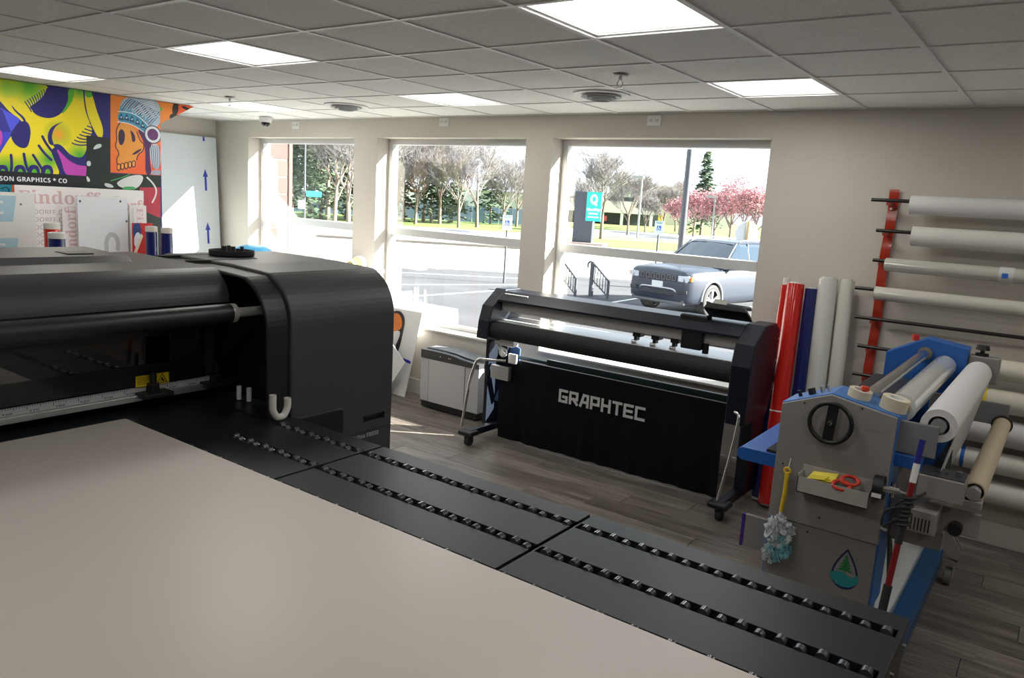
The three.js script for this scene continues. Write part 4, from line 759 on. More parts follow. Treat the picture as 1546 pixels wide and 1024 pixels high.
  mesh('blades', [B(x0 + 0.1, x0 + 0.15, ty + 0.012, ty + 0.016, ZN + 0.028, ZN + 0.04)], alu, k);
  // hanging duster
  k = thing('duster', 'duster with a yellow handle and fluffy white and aqua head', 'duster');
  const d0 = at(1189, 708, 'z', ZN + 0.02), d1 = at(1179, 772, 'z', ZN + 0.03);
  mesh('handle', [wire([d0.clone().add(V(0, -0.02, 0)), d0.clone().lerp(d1, 0.5).add(V(0.004, 0, 0)), d1], 0.009, 10), new THREE.TorusGeometry(0.012, 0.0055, 8, 20).translate(d0.x, d0.y - 0.008, d0.z)], yellowM, k);
  mesh('neck', rod(d1, d1.clone().add(V(-0.004, -0.03, 0)), 0.007, 0.005), whiteP, k);
  mesh('hook', [wire([V(d0.x, d0.y - 0.006, d0.z), V(d0.x + 0.004, d0.y + 0.025, ZN + 0.01), V(d0.x + 0.004, d0.y + 0.045, ZN + 0.002)], 0.002)], whiteP, k);
  const fluff = (n, cx, cy, rx, ry, m, nm) => { const gs = []; for (let i = 0; i < n; i++) { const an = rr(0, 6.283), q2 = Math.sqrt(rnd()), x = cx + Math.cos(an) * rx * q2, y = cy + Math.sin(an) * ry * q2; const fg = new THREE.PlaneGeometry(rr(0.012, 0.03), rr(0.02, 0.045), 2, 3); const pp = fg.attributes.position; for (let j = 0; j < pp.count; j++) pp.setZ(j, rr(-0.006, 0.006)); fg.computeVertexNormals(); fg.rotateY(rr(-1.3, 1.3)).rotateZ(rr(-0.6, 0.6)).translate(x, y, d1.z + rr(-0.018, 0.028)); gs.push(fg); } const o = mesh(nm, gs, m, k); o.userData.kind = 'stuff'; };
  const hc2 = at(1173, 815, 'z', ZN + 0.04);
  fluff(150, hc2.x + 0.002, hc2.y + 0.03, 0.052, 0.075, M(lin(0.66, 0.7, 0.72), 0.9, 0, { transmission: 0.3 }), 'white_fibres'); fluff(90, hc2.x + 0.012, hc2.y - 0.03, 0.04, 0.05, M(lin(0.22, 0.55, 0.62), 0.9, 0, { transmission: 0.3 }), 'aqua_fibres'); fluff(50, hc2.x - 0.025, hc2.y - 0.075, 0.025, 0.03, M(lin(0.6, 0.64, 0.66), 0.9, 0, { transmission: 0.3 }), 'white_fibres');
  // red pole with blue and white tip and a coiled black cord
  k = thing('red_pole', 'slim red pole with blue and white tip and black cord, leaning on the laminator', 'pole');
  const top_ = at(1393, 664, 'z', ZN + 0.07), lo = at(1337, 900, 'z', ZN + 0.17), dir = lo.clone().sub(top_), S = (s) => top_.clone().addScaledVector(dir, s), end = (0.006 - top_.y) / dir.y;
  mesh('pole', rod(S(0.27), S(end), 0.0115, 0.0115, 16), M(lin(0.2, 0.008, 0.01), 0.35), k);
  mesh('blue_tip', rod(S(0), S(0.16), 0.0115, 0.012, 16), M(lin(0.015, 0.025, 0.22), 0.3), k); mesh('white_tape', rod(S(0.15), S(0.27), 0.0125, 0.0125, 16), whiteP, k);
  mesh('grip', rod(S(0.36), S(0.66), 0.0155, 0.014, 16), rubber, k); mesh('foot_sleeve', rod(S(0.93), S(end), 0.016, 0.016, 16), rubber, k);
  const coil = []; for (let i = 0; i <= 60; i++) { const s = 0.36 + i / 60 * 0.2, an = i * 0.75; const p = S(s); coil.push(V(p.x + Math.cos(an) * 0.018 - 0.006 * Math.sin(i * 0.35), p.y, p.z + Math.sin(an) * 0.018)); }
  mesh('cord', [wire(coil, 0.0045, 6, 240), wire([coil[20], coil[20].clone().add(V(-0.05, -0.03, 0.01)), coil[20].clone().add(V(-0.055, -0.09, 0.01)), coil[40].clone().add(V(-0.02, -0.02, 0.01)), coil[50]], 0.005)], rubber, k);
}

// ------------------------------------------------------------------ left side: panel, printed sheets, rolls, table
{
  const t = thing('leaning_foam_board', 'tall pale panel with blue arrows leaning in the corner by the window', 'panel');
  const h = 2.47, a = Math.atan2(0.16, h), pos = (g) => g.rotateY(Math.PI / 2).rotateZ(a).translate(-7.64, 0.003, 1.26);
  mesh('board_sheet', pos(ext([[0, 0], [1.22, 0], [1.22, h], [0, h]], 0.012, 0.001)), M(lin(0.66, 0.72, 0.75), 0.35), t);
  const arM = M(lin(0.02, 0.045, 0.4), 0.5);
  for (const [y, top] of [[1.85, 2.47], [1.23, 2.47], [2.42, 2.465]]) {
    const pts = y > 2.4 ? [[-0.012, y - 0.0], [0.012, y], [0.012, 2.468], [-0.012, 2.468]] : [[-0.013, y], [0.013, y], [0.013, y + 0.16], [0.033, y + 0.16], [0, y + 0.25], [-0.033, y + 0.16], [-0.013, y + 0.16]];
    mesh('blue_arrow', pos(ext(pts.map(([x, yy]) => [x + 1.06, yy]), 0.0012).translate(0, 0, 0.0121)), arM, t, { label: 'blue arrow' });
  }
}
{
  const sheet = (name, label, x, z0, z1, top, draw, w = 512, h = 512, y0 = 0, yTex = 1.0) => {
    const tex = canvasTex(w, h, draw); const m = M(0xffffff, 0.55, 0, { map: tex });
    const g = new THREE.BoxGeometry(0.005, top - y0, z1 - z0).translate(x, (top + y0) / 2, (z0 + z1) / 2);
    const p = g.attributes.position, u = g.attributes.uv; for (let i = 0; i < p.count; i++) u.setXY(i, (z1 - p.getZ(i)) / (z1 - z0), Math.max(0, (p.getY(i) - (top - yTex)) / yTex));
    // only the upper metre carries print; split so that the texture is not stretched
    const g1 = new THREE.BoxGeometry(0.005, yTex, z1 - z0).translate(x, top - yTex / 2, (z0 + z1) / 2); const p1 = g1.attributes.position, u1 = g1.attributes.uv;
    for (let i = 0; i < p1.count; i++) u1.setXY(i, (z1 - p1.getZ(i)) / (z1 - z0), (p1.getY(i) - (top - yTex)) / yTex);
    const t = thing(name, label, 'sign sheet', 'printed sheets under the mural'); mesh('printed_face', g1, m, t);
    if (top - yTex > 0.01) mesh('lower_face', B(x - 0.0025, x + 0.0025, 0.0, top - yTex, z0, z1), whiteP, t);
    return t;
  };
  const pink = '#cfaeb0', grey = '#9aa0a3';
  const put = (c, s, x, y, size, col, fontName = 'bold', fam = 'serif', stretch = 1) => { c.save(); c.translate(x, y); c.scale(stretch, 1); c.font = `${fontName} ${size}px ${fam}`; c.fillStyle = col; c.fillText(s, 0, 0); c.restore(); };
  sheet('printed_sheet', 'wide white proof sheet with pink and grey lettering below the mural', -6.47, 1.655, 2.745, 1.835, (c, w, h) => {
    c.fillStyle = '#e4e1de'; c.fillRect(0, 0, w, h); put(c, 'Findorff', 20, 150, 150, pink, 'bold', 'serif', 0.98);
    for (let i = 0; i < 6; i++) put(c, 'FINDORFF.CO', 40, 240 + i * 66, 52, '#a9a3a2', 'normal', 'sans-serif', 1.08);
    put(c, 'FINDORFF.CO', 540, 66, 16, '#b5b0ae', 'normal', 'sans-serif'); put(c, 'FINDORFF', 750, 70, 14, '#b5b0ae', 'normal', 'sans-serif'); put(c, 'Findorff', 580, 190, 130, pink, 'bold', 'serif', 0.85);
  }, 1024, 1024);
  sheet('printed_sheet', 'pale translucent sheet with light blue slanted logo blocks', -6.4, 2.625, 3.2, 1.775, (c, w, h) => {
    c.fillStyle = '#d8d7d2'; c.fillRect(0, 0, w, h);
    for (const y of [30, 380, 730]) { c.fillStyle = '#9fbfcc'; c.beginPath(); c.moveTo(-10, y); c.lineTo(390, y); c.lineTo(360, y + 215); c.lineTo(-10, y + 215); c.fill(); put(c, 'C', 215, y + 150, 150, '#d8d7d2', 'bold', 'sans-serif'); put(c, 'n', 80, y + 150, 150, '#d8d7d2', 'bold', 'sans-serif'); }
    c.fillStyle = '#5d5d5b'; c.fillRect(410, 90, 14, 14);
  }, 512, 1024);
  sheet('printed_sheet', 'narrow white sheet with vertical pink lettering beside the red roll', -6.43, 2.27, 2.4, 1.67, (c, w, h) => { c.fillStyle = '#e0dddb'; c.fillRect(0, 0, w, h); c.save(); c.translate(110, 1000); c.rotate(-Math.PI / 2); put(c, 'Findorff Findorff', 0, 0, 118, pink); c.restore(); }, 128, 1024);
  sheet('printed_sheet', 'plain white sheet with grommet dots and one grey letter', -6.38, 1.86, 2.295, 1.765, (c, w, h) => {
    c.fillStyle = '#d9dce0'; c.fillRect(0, 0, w, h); c.fillStyle = '#4b4d50'; for (const [x, y] of [[28, 44], [440, 34], [500, 215]]) { c.beginPath(); c.arc(x, y, 11, 0, 7); c.fill(); }
    c.strokeStyle = '#b3b7ba'; c.lineWidth = 44; c.beginPath(); c.ellipse(340, 430, 62, 92, 0, Math.PI * 0.98, Math.PI * 2.2); c.stroke(); c.beginPath(); c.moveTo(278, 400); c.lineTo(278, 520); c.quadraticCurveTo(290, 560, 420, 590); c.stroke(); c.lineWidth = 30; c.beginPath(); c.moveTo(290, 520); c.lineTo(400, 520); c.stroke();
  }, 512, 1024);
  sheet('printed_sheet', 'white proof sheet with vertical pink letters next to the navy rolls', -6.42, 1.66, 1.82, 1.7, (c, w, h) => { c.fillStyle = '#dedad8'; c.fillRect(0, 0, w, h); c.save(); c.translate(150, 20); c.rotate(Math.PI / 2); put(c, 'Findorff Findorff', 0, 40, 130, pink); c.restore(); c.save(); c.translate(36, 30); c.rotate(Math.PI / 2); put(c, 'FINDORFF.CO', 0, 0, 34, '#aaa', 'normal', 'sans-serif'); c.restore(); }, 256, 1024);
  sheet('printed_sheet', 'red poster with blue and cream shapes behind the navy rolls', -6.3, 1.668, 1.862, 1.545, (c, w, h) => {
    c.fillStyle = '#c3201c'; c.fillRect(0, 0, w, h); c.fillStyle = '#8f1512'; c.beginPath(); c.moveTo(180, 60); c.lineTo(256, 30); c.lineTo(256, 150); c.fill(); c.fillStyle = '#24407a'; c.beginPath(); c.ellipse(60, 60, 50, 70, 0, 0, 7); c.fill(); c.fillStyle = '#d9dfe6'; c.beginPath(); c.ellipse(60, 130, 40, 60, 0.3, 0, 7); c.fill(); c.strokeStyle = '#e3d3bd'; c.lineWidth = 34; c.beginPath(); c.moveTo(10, 260); c.lineTo(120, 90); c.stroke();
  }, 256, 512, 0, 0.6);
  const G = 'rolls standing behind the printer';
  const R2 = (label, x, z, top, r, m) => { const k = vinylRoll('vinyl_roll', label, V(x, 0.004, z), V(x, top, z), r, m, G, paperRoll, 0.02); mesh('paper_wrap', pipe(V(x, top - 0.05, z), V(x, top - 0.004, z), r + 0.0012, r * 0.74, 32), M(lin(0.6, 0.57, 0.52), 0.7), k); };
  R2('red vinyl roll with a paper-wrapped end behind the printer hood', -6.19, 2.59, 1.545, 0.06, redV);
  R2('navy vinyl roll with a white rim in front of the red one', -6.02, 2.63, 1.48, 0.062, navyV);
  R2('navy vinyl roll beside the red poster', -6.12, 1.78, 1.53, 0.05, navyV);
  R2('navy vinyl roll nearest the pale panel', -6.08, 1.655, 1.52, 0.05, navyV);
}
{
  const t = thing('packing_table', 'tall white table below the corner window behind the printer', 'table');
  mesh('table_top', B(-6.95, -4.9, 1.165, 1.2, 0.05, 0.72, 0.006), whiteP, t);
  for (const x of [-6.85, -5.42]) for (const z of [0.1, 0.66]) mesh('leg', B(x - 0.025, x + 0.025, 0, 1.165, z - 0.025, z + 0.025, 0.003), greyLight, t);
  mesh('shelf', B(-6.85, -5.42, 0.4, 0.43, 0.08, 0.68), greyLight, t);
  // loose white paper in a low heap
  const heap = new THREE.PlaneGeometry(1.3, 0.5, 60, 24).rotateX(-Math.PI / 2), hp = heap.attributes.position;
  for (let i = 0; i < hp.count; i++) { const x = hp.getX(i), z = hp.getZ(i); hp.setY(i, Math.max(0, (0.05 + 0.02 * Math.sin(x * 9 + z * 4) + 0.014 * Math.sin(x * 23 - z * 9)) * (1 - Math.pow(Math.abs(x) / 0.65, 3)) * (1 - Math.pow(Math.abs(z) / 0.25, 4)))); }
  heap.computeVertexNormals();
  tag(mesh('paper_heap', heap.translate(-6.0, 1.201, 0.36), whiteP), 'crumpled white paper spread over the tall white table', 'paper');
  const d = thing('blue_dome', 'blue domed cover with a dark rim on the white table', 'cover', null, V(-6.42, 1.201, 0.5));
  mesh('dome', new THREE.LatheGeometry([[0.215, 0.0], [0.212, 0.03], [0.19, 0.075], [0.13, 0.108], [0.06, 0.121], [0.001, 0.124]].map((q) => new THREE.Vector2(...q)), 40), M(lin(0.06, 0.42, 0.72), 0.4), d);
  mesh('rim', new THREE.TorusGeometry(0.214, 0.009, 8, 48).rotateX(Math.PI / 2).translate(0, 0.01, 0), M(lin(0.02, 0.06, 0.1), 0.5), d);
  const sp = at(541, 396, 'z', 0.42), s = thing('tape_dispenser', 'white desk dispenser standing on the white table end', 'dispenser', null, V(sp.x, 1.201, 0.38));
  mesh('dispenser_body', ext([[-0.07, 0], [0.07, 0], [0.075, 0.08], [0.05, 0.125], [0, 0.14], [-0.06, 0.12], [-0.075, 0.06]], 0.06, 0.008), whiteP, s);
  const y = thing('sponge', 'yellow folded sponge in front of the white dispenser', 'sponge', null, V(sp.x - 0.005, 1.201, 0.5));
  mesh('sponge_block', ext([[-0.055, 0], [0.05, 0], [0.06, 0.085], [0.02, 0.1], [-0.05, 0.07]], 0.04, 0.006), M(lin(0.75, 0.62, 0.2), 0.9), y);
}
// ------------------------------------------------------------------ small fixtures
{
  for (const [px, py, lab] of [[447, 189, 'white outlet plate high above the corner window'], [671, 184, 'white outlet plate high above the middle window'], [988, 182, 'white outlet plate high above the window by the plotter']]) {
    const p = at(px, py, 'z', 0.0), t = thing('wall_outlet', lab, 'outlet', 'high wall outlets', V(p.x, p.y, 0.0));
    mesh('plate', B(-0.058, 0.058, -0.04, 0.036, 0.001, 0.008, 0.003), whiteP, t);
    for (const x of [-0.026, 0.026]) { const k = mesh('socket', B(x - 0.019, x + 0.019, -0.014, 0.014, 0.008, 0.011, 0.001), M(lin(0.7, 0.7, 0.69), 0.4), t); mesh('slot', [B(x - 0.007, x - 0.0045, -0.006, 0.006, 0.0105, 0.0114)], black, k); mesh('slot', [B(x + 0.0045, x + 0.007, -0.006, 0.006, 0.0105, 0.0114)], black, k); }
  }
  const wo = at(1153, 580, 'z', 0.0), ot = thing('wall_outlet', 'low wall outlet between the plotter and the red rolls', 'outlet', 'low wall outlets', V(wo.x, wo.y, 0)); mesh('plate', B(-0.036, 0.036, -0.058, 0.058, 0.001, 0.008, 0.003), whiteP, ot); mesh('plug', B(-0.02, 0.02, -0.04, 0.0, 0.008, 0.035, 0.004), black, ot);
  mesh('plug_cord', wire([V(0, -0.03, 0.03), V(0.01, -0.12, 0.05), V(-0.01, -0.35, 0.05), V(-0.02, -wo.y + 0.03, 0.06)], 0.004), rubber, ot);
  for (const [px, py, lab] of [[523, 160, 'round ceiling air vent near the dome camera'], [908, 143, 'round ceiling air vent beside the fire sprinkler']]) {
    const p = at(px, py, 'y', H), t = thing('ceiling_vent', lab, 'vent', 'round ceiling vents', V(p.x, H, p.z));
    mesh('flange', pipe(V(0, -0.004, 0), V(0, 0.004, 0), 0.19, 0.11, 40), whiteP, t);
    for (const [r, d] of [[0.115, -0.018], [0.08, -0.03], [0.045, -0.04]]) mesh('cone_ring', new THREE.LatheGeometry([[r, 0.0], [r + 0.012, d * 0.4], [r + 0.02, d], [r + 0.016, d], [r + 0.006, d * 0.3], [r - 0.002, 0]].map((q) => new THREE.Vector2(...q)), 36), M(lin(0.55, 0.56, 0.57), 0.5), t);
    mesh('throat', rod(V(0, -0.001, 0), V(0, 0.003, 0), 0.12, 0.12, 32), M(lin(0.06, 0.065, 0.07), 0.6), t);
  }
  const p = at(401, 177, 'y', H), cam = thing('dome_camera', 'small white dome security camera on the ceiling by the window', 'camera', null, V(p.x, H, p.z));
  mesh('housing', rod(V(0, -0.055, 0), V(0, 0, 0), 0.062, 0.07, 28), whiteP, cam); mesh('lens_dome', new THREE.SphereGeometry(0.046, 24, 12, 0, 7, Math.PI / 2, Math.PI / 2).translate(0, -0.054, 0), M(lin(0.01, 0.01, 0.012), 0.08), cam);
  for (const [px, py, lab] of [[937, 113, 'fire sprinkler head on the ceiling beside a round vent'], [347, 147, 'fire sprinkler head near the mural']]) {
    const q = at(px, py, 'y', H), t = thing('fire_sprinkler', lab, 'sprinkler', 'ceiling sprinklers', V(q.x, H, q.z));
    mesh('escutcheon', rod(V(0, -0.008, 0), V(0, 0.0, 0), 0.04, 0.046, 24), M(lin(0.6, 0.58, 0.54), 0.4), t);
    mesh('sprinkler_frame', [rod(V(0, -0.03, 0), V(0, -0.006, 0), 0.01), wire([V(-0.008, -0.03, 0), V(-0.016, -0.045, 0), V(-0.012, -0.06, 0), V(0, -0.068, 0), V(0.012, -0.06, 0), V(0.016, -0.045, 0), V(0.008, -0.03, 0)], 0.003, 6, 30)], alu, t);
    mesh('deflector', rod(V(0, -0.072, 0), V(0, -0.069, 0), 0.016), alu, t);
  }
}

// ------------------------------------------------------------------ outdoors
const LOT = -0.6;
{
  const asphTex = noiseTex(512, 512, (x, y) => { const n = 0.5 * vnoise(x / 90, y / 90, 6, 6) + 0.5 * vnoise(x / 3, y / 3, 170, 170); const v = 200 + 55 * n; return [cl(v), cl(v), cl(v)]; });
  asphTex.repeat.set(0.25, 0.25);
  const mm = (c, r = 0.9) => { const m = M(c, r, 0, { map: asphTex }); m.userData.metric = true; return m; };
  const grassTex = noiseTex(256, 256, (x, y) => { const n = 0.5 * vnoise(x / 12, y / 12, 21, 21) + 0.5 * hash(x, y); return [cl(150 + 90 * n), cl(165 + 85 * n), cl(120 + 100 * n)]; }); grassTex.repeat.set(0.3, 0.3);
  const grassM = M(lin(0.2, 0.26, 0.07), 0.95, 0, { map: grassTex }); grassM.userData.metric = true;
  struct(mesh('trim_asphalt', B(-170, 120, LOT - 0.3, LOT, -190, -WT), mm(lin(0.07, 0.073, 0.082))), 'grey asphalt parking bays outside the windows', 'pavement');
  // strips across the view: depth d, sideways s, turned like the street
  const strip = (name, label, cat, d0, d1, s0, s1, y, m) => struct(mesh(name, B(s0, s1, LOT - 0.2, y, -d1, -d0).rotateY(0.6228).translate(EYE.x, 0, EYE.z), m), label, cat);
  strip('trim_driveway', 'pale concrete driveway past the parking bays', 'pavement', 27.5, 46, -70, 60, LOT + 0.012, mm(lin(0.62, 0.61, 0.58)));
  strip('trim_road', 'pale sunlit road in front of the row of trees', 'road', 46, 63, -70, 60, LOT + 0.016, mm(lin(0.52, 0.52, 0.51)));
  strip('trim_kerb', 'beige concrete kerb along the driveway edge', 'kerb', 41.2, 42.2, -70, 60, LOT + 0.14, mm(lin(0.2, 0.18, 0.155)));
  strip('trim_verge', 'grass island beside the teal sign', 'lawn', 49, 61, 3.6, 60, LOT + 0.05, grassM);
  strip('trim_lawn', 'lawn across the road under the trees', 'lawn', 63, 175, -90, 90, LOT + 0.03, grassM);
  strip('trim_side_road', 'pale road behind the grass island', 'road', 65, 84, 3.2, 90, LOT + 0.045, mm(lin(0.52, 0.52, 0.51)));
  // bay markings
  for (const [a, b] of [[[610, 412], [790, 421]], [[610, 430], [780, 430]], [[630, 447], [780, 437]], [[905, 460], [955, 452]], [[1090, 470], [1147, 462]]]) {
    const p = at(...a, 'y', LOT), q = at(...b, 'y', LOT), d = q.clone().sub(p), L = d.length();
    const o = mesh('bay_line', new THREE.BoxGeometry(L + 1.2, 0.006, 0.11).rotateY(-Math.atan2(d.z, d.x)).translate((p.x + q.x) / 2, LOT + 0.004, (p.z + q.z) / 2), M(lin(0.62, 0.62, 0.6), 0.8));
    tag(o, 'white painted parking bay line on the asphalt', 'road marking', 'parking bay lines');
  }
}
// brick pier outside the corner window, laid block by block
{
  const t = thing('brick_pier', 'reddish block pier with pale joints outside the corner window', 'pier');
  const mats = [lin(0.075, 0.04, 0.035), lin(0.082, 0.045, 0.038), lin(0.07, 0.037, 0.033)].map((c) => M(c, 0.85));  // block colours darker than real brick, standing in for shade on the pier
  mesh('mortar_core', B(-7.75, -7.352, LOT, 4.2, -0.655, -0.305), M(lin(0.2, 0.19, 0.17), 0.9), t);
  const bg = plainGeo(new RoundedBoxGeometry(0.4, 0.19, 0.352, 1, 0.006));
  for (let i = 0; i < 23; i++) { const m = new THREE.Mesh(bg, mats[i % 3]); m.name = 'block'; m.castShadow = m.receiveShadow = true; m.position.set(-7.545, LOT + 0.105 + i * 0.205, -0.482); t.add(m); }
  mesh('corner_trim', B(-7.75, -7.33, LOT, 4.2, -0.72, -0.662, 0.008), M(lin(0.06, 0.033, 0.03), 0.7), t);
}
// sport utility car
{
  const t = thing('parked_car', 'grey-blue sport utility car parked facing the window by the plotter', 'car', null, V(-7.08, LOT, -14.15)); t.scale.set(1, 1.05, 1);
  t.rotation.y = Math.atan2(-0.18, 0.98);
  const paint = M(lin(0.022, 0.029, 0.045), 0.4, 0, { clearcoat: 0.4, clearcoatRoughness: 0.1 });
  const dark = M(lin(0.02, 0.02, 0.022), 0.5), glass = M(lin(0.02, 0.035, 0.055), 0.04, 0, { clearcoat: 1 }), silver = M(lin(0.5, 0.5, 0.5), 0.3, 0.8);
  const loft = (st, sec) => { // st: stations, sec(s) -> half outline from bottom centre to top centre
    const rings = st.map((s) => { const h = sec(s); return [...h.map(([x, y]) => [x, y, s.z]), ...h.slice(1, -1).reverse().map(([x, y]) => [-x, y, s.z])]; });
    const n = rings[0].length, pos = []; const tri = (a, b, c) => pos.push(...a, ...b, ...c);
    for (let i = 0; i + 1 < rings.length; i++) for (let k = 0; k < n; k++) { const a = rings[i][k], b = rings[i][(k + 1) % n], c = rings[i + 1][k], d = rings[i + 1][(k + 1) % n]; tri(a, b, d); tri(a, d, c); }
    for (const [r, f] of [[rings[0], 1], [rings[rings.length - 1], 0]]) { const c = [0, r.reduce((s, p) => s + p[1], 0) / n, r[0][2]]; for (let k = 0; k < n; k++) f ? tri(c, r[(k + 1) % n], r[k]) : tri(c, r[k], r[(k + 1) % n]); }
    let g = new THREE.BufferGeometry(); g.setAttribute('position', new THREE.Float32BufferAttribute(pos, 3)); g.computeVertexNormals();
    g.setAttribute('uv', new THREE.Float32BufferAttribute(new Float32Array(pos.length / 3 * 2), 2)); return g;
  };
  const body = loft([{ z: 2.4, w: 0.76, b: 0.4, t: 1.03 }, { z: 2.36, w: 0.84, b: 0.33, t: 1.075 }, { z: 2.2, w: 0.92, b: 0.29, t: 1.1 }, { z: 1.7, w: 0.965, b: 0.27, t: 1.125 }, { z: 1.0, w: 0.97, b: 0.27, t: 1.13 }, { z: 0.6, w: 0.97, b: 0.27, t: 1.14 }, { z: -1.0, w: 0.97, b: 0.27, t: 1.14 }, { z: -1.9, w: 0.96, b: 0.28, t: 1.15 }, { z: -2.3, w: 0.92, b: 0.35, t: 1.12 }, { z: -2.42, w: 0.84, b: 0.42, t: 1.05 }],
    (s) => [[0, s.b], [s.w * 0.86, s.b], [s.w * 0.97, s.b + 0.08], [s.w, s.b + 0.22], [s.w, (s.b + s.t) / 2 + 0.05], [s.w * 0.99, s.t - 0.16], [s.w * 0.955, s.t - 0.06], [s.w * 0.86, s.t - 0.012], [s.w * 0.5, s.t + 0.018], [0, s.t + 0.028]]);
  const ev = new Evaluator(); ev.useGroups = false; ev.attributes = ['position', 'normal', 'uv'];
  let bb = new Brush(toCreasedNormals(body, 0.75)); bb.updateMatrixWorld();
  for (const z of [1.44, -1.47]) { const c = new Brush(plainGeo(new THREE.CylinderGeometry(0.44, 0.44, 2.4, 32).rotateZ(Math.PI / 2).translate(0, 0.4, z))); c.updateMatrixWorld(); bb = ev.evaluate(bb, c, SUBTRACTION); }
  mesh('body', bb.geometry, paint, t);
  mesh('underbody', B(-0.7, 0.7, 0.26, 0.7, -2.1, 2.05), dark, t);
  // cabin
  const cab = (s) => [[0, 1.1], [s.w, 1.1], [s.w * 0.985, 1.16], [s.w - (s.t - 1.1) * 0.26, s.t - 0.1], [s.w - (s.t - 1.1) * 0.36, s.t - 0.03], [s.w * 0.45, s.t], [0, s.t + 0.012]];
  mesh('cabin_glass', loft([{ z: 1.02, w: 0.9, t: 1.13 }, { z: 0.95, w: 0.9, t: 1.18 }, { z: 0.2, w: 0.9, t: 1.68 }, { z: 0.0, w: 0.9, t: 1.735 }, { z: -1.6, w: 0.89, t: 1.735 }, { z: -2.05, w: 0.86, t: 1.66 }, { z: -2.3, w: 0.82, t: 1.2 }], cab), glass, t);
  mesh('roof', loft([{ z: 0.16, w: 0.63, t: 1.7 }, { z: 0.0, w: 0.665, t: 1.745 }, { z: -0.8, w: 0.67, t: 1.765 }, { z: -1.7, w: 0.665, t: 1.75 }, { z: -2.12, w: 0.63, t: 1.69 }], (s) => [[0, s.t - 0.05], [s.w, s.t - 0.06], [s.w + 0.015, s.t - 0.03], [s.w * 0.9, s.t], [0, s.t + 0.012]]), paint, t);
  for (const s of [-1, 1]) {
    mesh('pillar', rod(V(s * 0.885, 1.13, 1.0), V(s * 0.67, 1.7, 0.12), 0.038, 0.034, 10), paint, t);
    mesh('pillar', rod(V(s * 0.9, 1.12, -0.28), V(s * 0.685, 1.7, -0.42), 0.028, 0.028, 8), dark, t);
    mesh('pillar', rod(V(s * 0.9, 1.12, -1.28), V(s * 0.685, 1.7, -1.22), 0.03, 0.03, 8), dark, t);
    mesh('pillar', rod(V(s * 0.86, 1.12, -2.22), V(s * 0.66, 1.68, -1.98), 0.07, 0.05, 10), paint, t);
    mesh('roof_rail', wire([V(s * 0.64, 1.75, -0.1), V(s * 0.65, 1.79, -0.3), V(s * 0.65, 1.8, -1.2), V(s * 0.64, 1.77, -1.75)], 0.016), silver, t);
    mesh('window_trim', rod(V(s * 0.905, 1.135, 0.9), V(s * 0.885, 1.14, -2.1), 0.012, 0.012, 8), silver, t);
    mesh('wing_mirror', [B(-0.09, 0.09, -0.06, 0.07, -0.04, 0.06, 0.035).translate(s * 1.03, 1.18, 0.72), B(-0.06, 0.06, -0.02, 0.02, -0.03, 0.03).translate(s * 0.94, 1.13, 0.72)], paint, t);
    mesh('headlight', ext([[0, 0.015], [0.24, 0.0], [0.29, 0.06], [0.27, 0.15], [0.0, 0.14]].map(([x, y]) => [x * s, y]), 0.07, 0.01).rotateY(s * 0.2).translate(s * 0.58, 0.83, 2.36), M(lin(0.55, 0.58, 0.62), 0.08, 0.2, { clearcoat: 1 }), t);
    mesh('turn_lamp', B(-0.02, 0.03, -0.05, 0.05, -0.07, 0.07, 0.012).rotateY(s * 0.3).translate(s * 0.885, 0.91, 2.29), M(lin(0.7, 0.2, 0.02), 0.3), t);
    mesh('fog_lamp', [B(-0.12, 0.12, -0.045, 0.045, -0.04, 0.04, 0.02).rotateY(s * 0.25).translate(s * 0.72, 0.6, 2.38)], dark, t);
    for (const z of [1.44, -1.47]) {
      const ar = new THREE.TorusGeometry(0.455, 0.035, 8, 32, Math.PI).rotateY(Math.PI / 2).translate(s * 0.95, 0.4, z); mesh('arch_flare', ar, M(lin(0.2, 0.22, 0.25), 0.4), t);
      const wh = mesh('tyre', new THREE.LatheGeometry([[0.27, -0.12], [0.36, -0.125], [0.385, -0.1], [0.39, 0], [0.385, 0.1], [0.36, 0.125], [0.27, 0.12]].map((q) => new THREE.Vector2(...q)), 36).rotateZ(Math.PI / 2).translate(s * 0.85, 0.39, z), rubber, t);
      const sp = []; for (let k = 0; k < 5; k++) for (const e of [-0.13, 0.13]) sp.push(B(-0.012, 0.012, 0.04, 0.27, -0.018, 0.018).rotateX(k * 1.2566 + e).translate(s * 0.955, 0.39, z));
      mesh('rim', [...sp, new THREE.TorusGeometry(0.268, 0.014, 8, 36).rotateY(Math.PI / 2).translate(s * 0.958, 0.39, z), rod(V(s * 0.93, 0.39, z), V(s * 0.97, 0.39, z), 0.05)], silver, wh); mesh('brake_disc', rod(V(s * 0.86, 0.39, z), V(s * 0.88, 0.39, z), 0.25, 0.25, 28), dark, wh);
    }
  }
  const gr = mesh('grille_surround', B(-0.56, 0.56, 0.82, 0.985, 2.32, 2.408, 0.02), dark, t);
  for (let i = 0; i < 7; i++) mesh('grille_slot', ext([[0, 0], [0.11, 0], [0.11, 0.12], [0, 0.12]], 0.012, 0.002, [[[0.014, 0.012], [0.096, 0.012], [0.096, 0.108], [0.014, 0.108]]]).translate(-0.52 + i * 0.155, 0.843, 2.405), M(lin(0.2, 0.2, 0.21), 0.3, 0.7), gr);
  mesh('bumper_lip', wire([V(-0.82, 0.5, 2.24), V(-0.6, 0.54, 2.34), V(-0.45, 0.645, 2.41), V(0, 0.655, 2.43), V(0.45, 0.645, 2.41), V(0.6, 0.54, 2.34), V(0.82, 0.5, 2.24)], 0.024, 8, 60), silver, t);
  mesh('lower_grille', B(-0.5, 0.5, 0.48, 0.61, 2.32, 2.412, 0.03), dark, t);
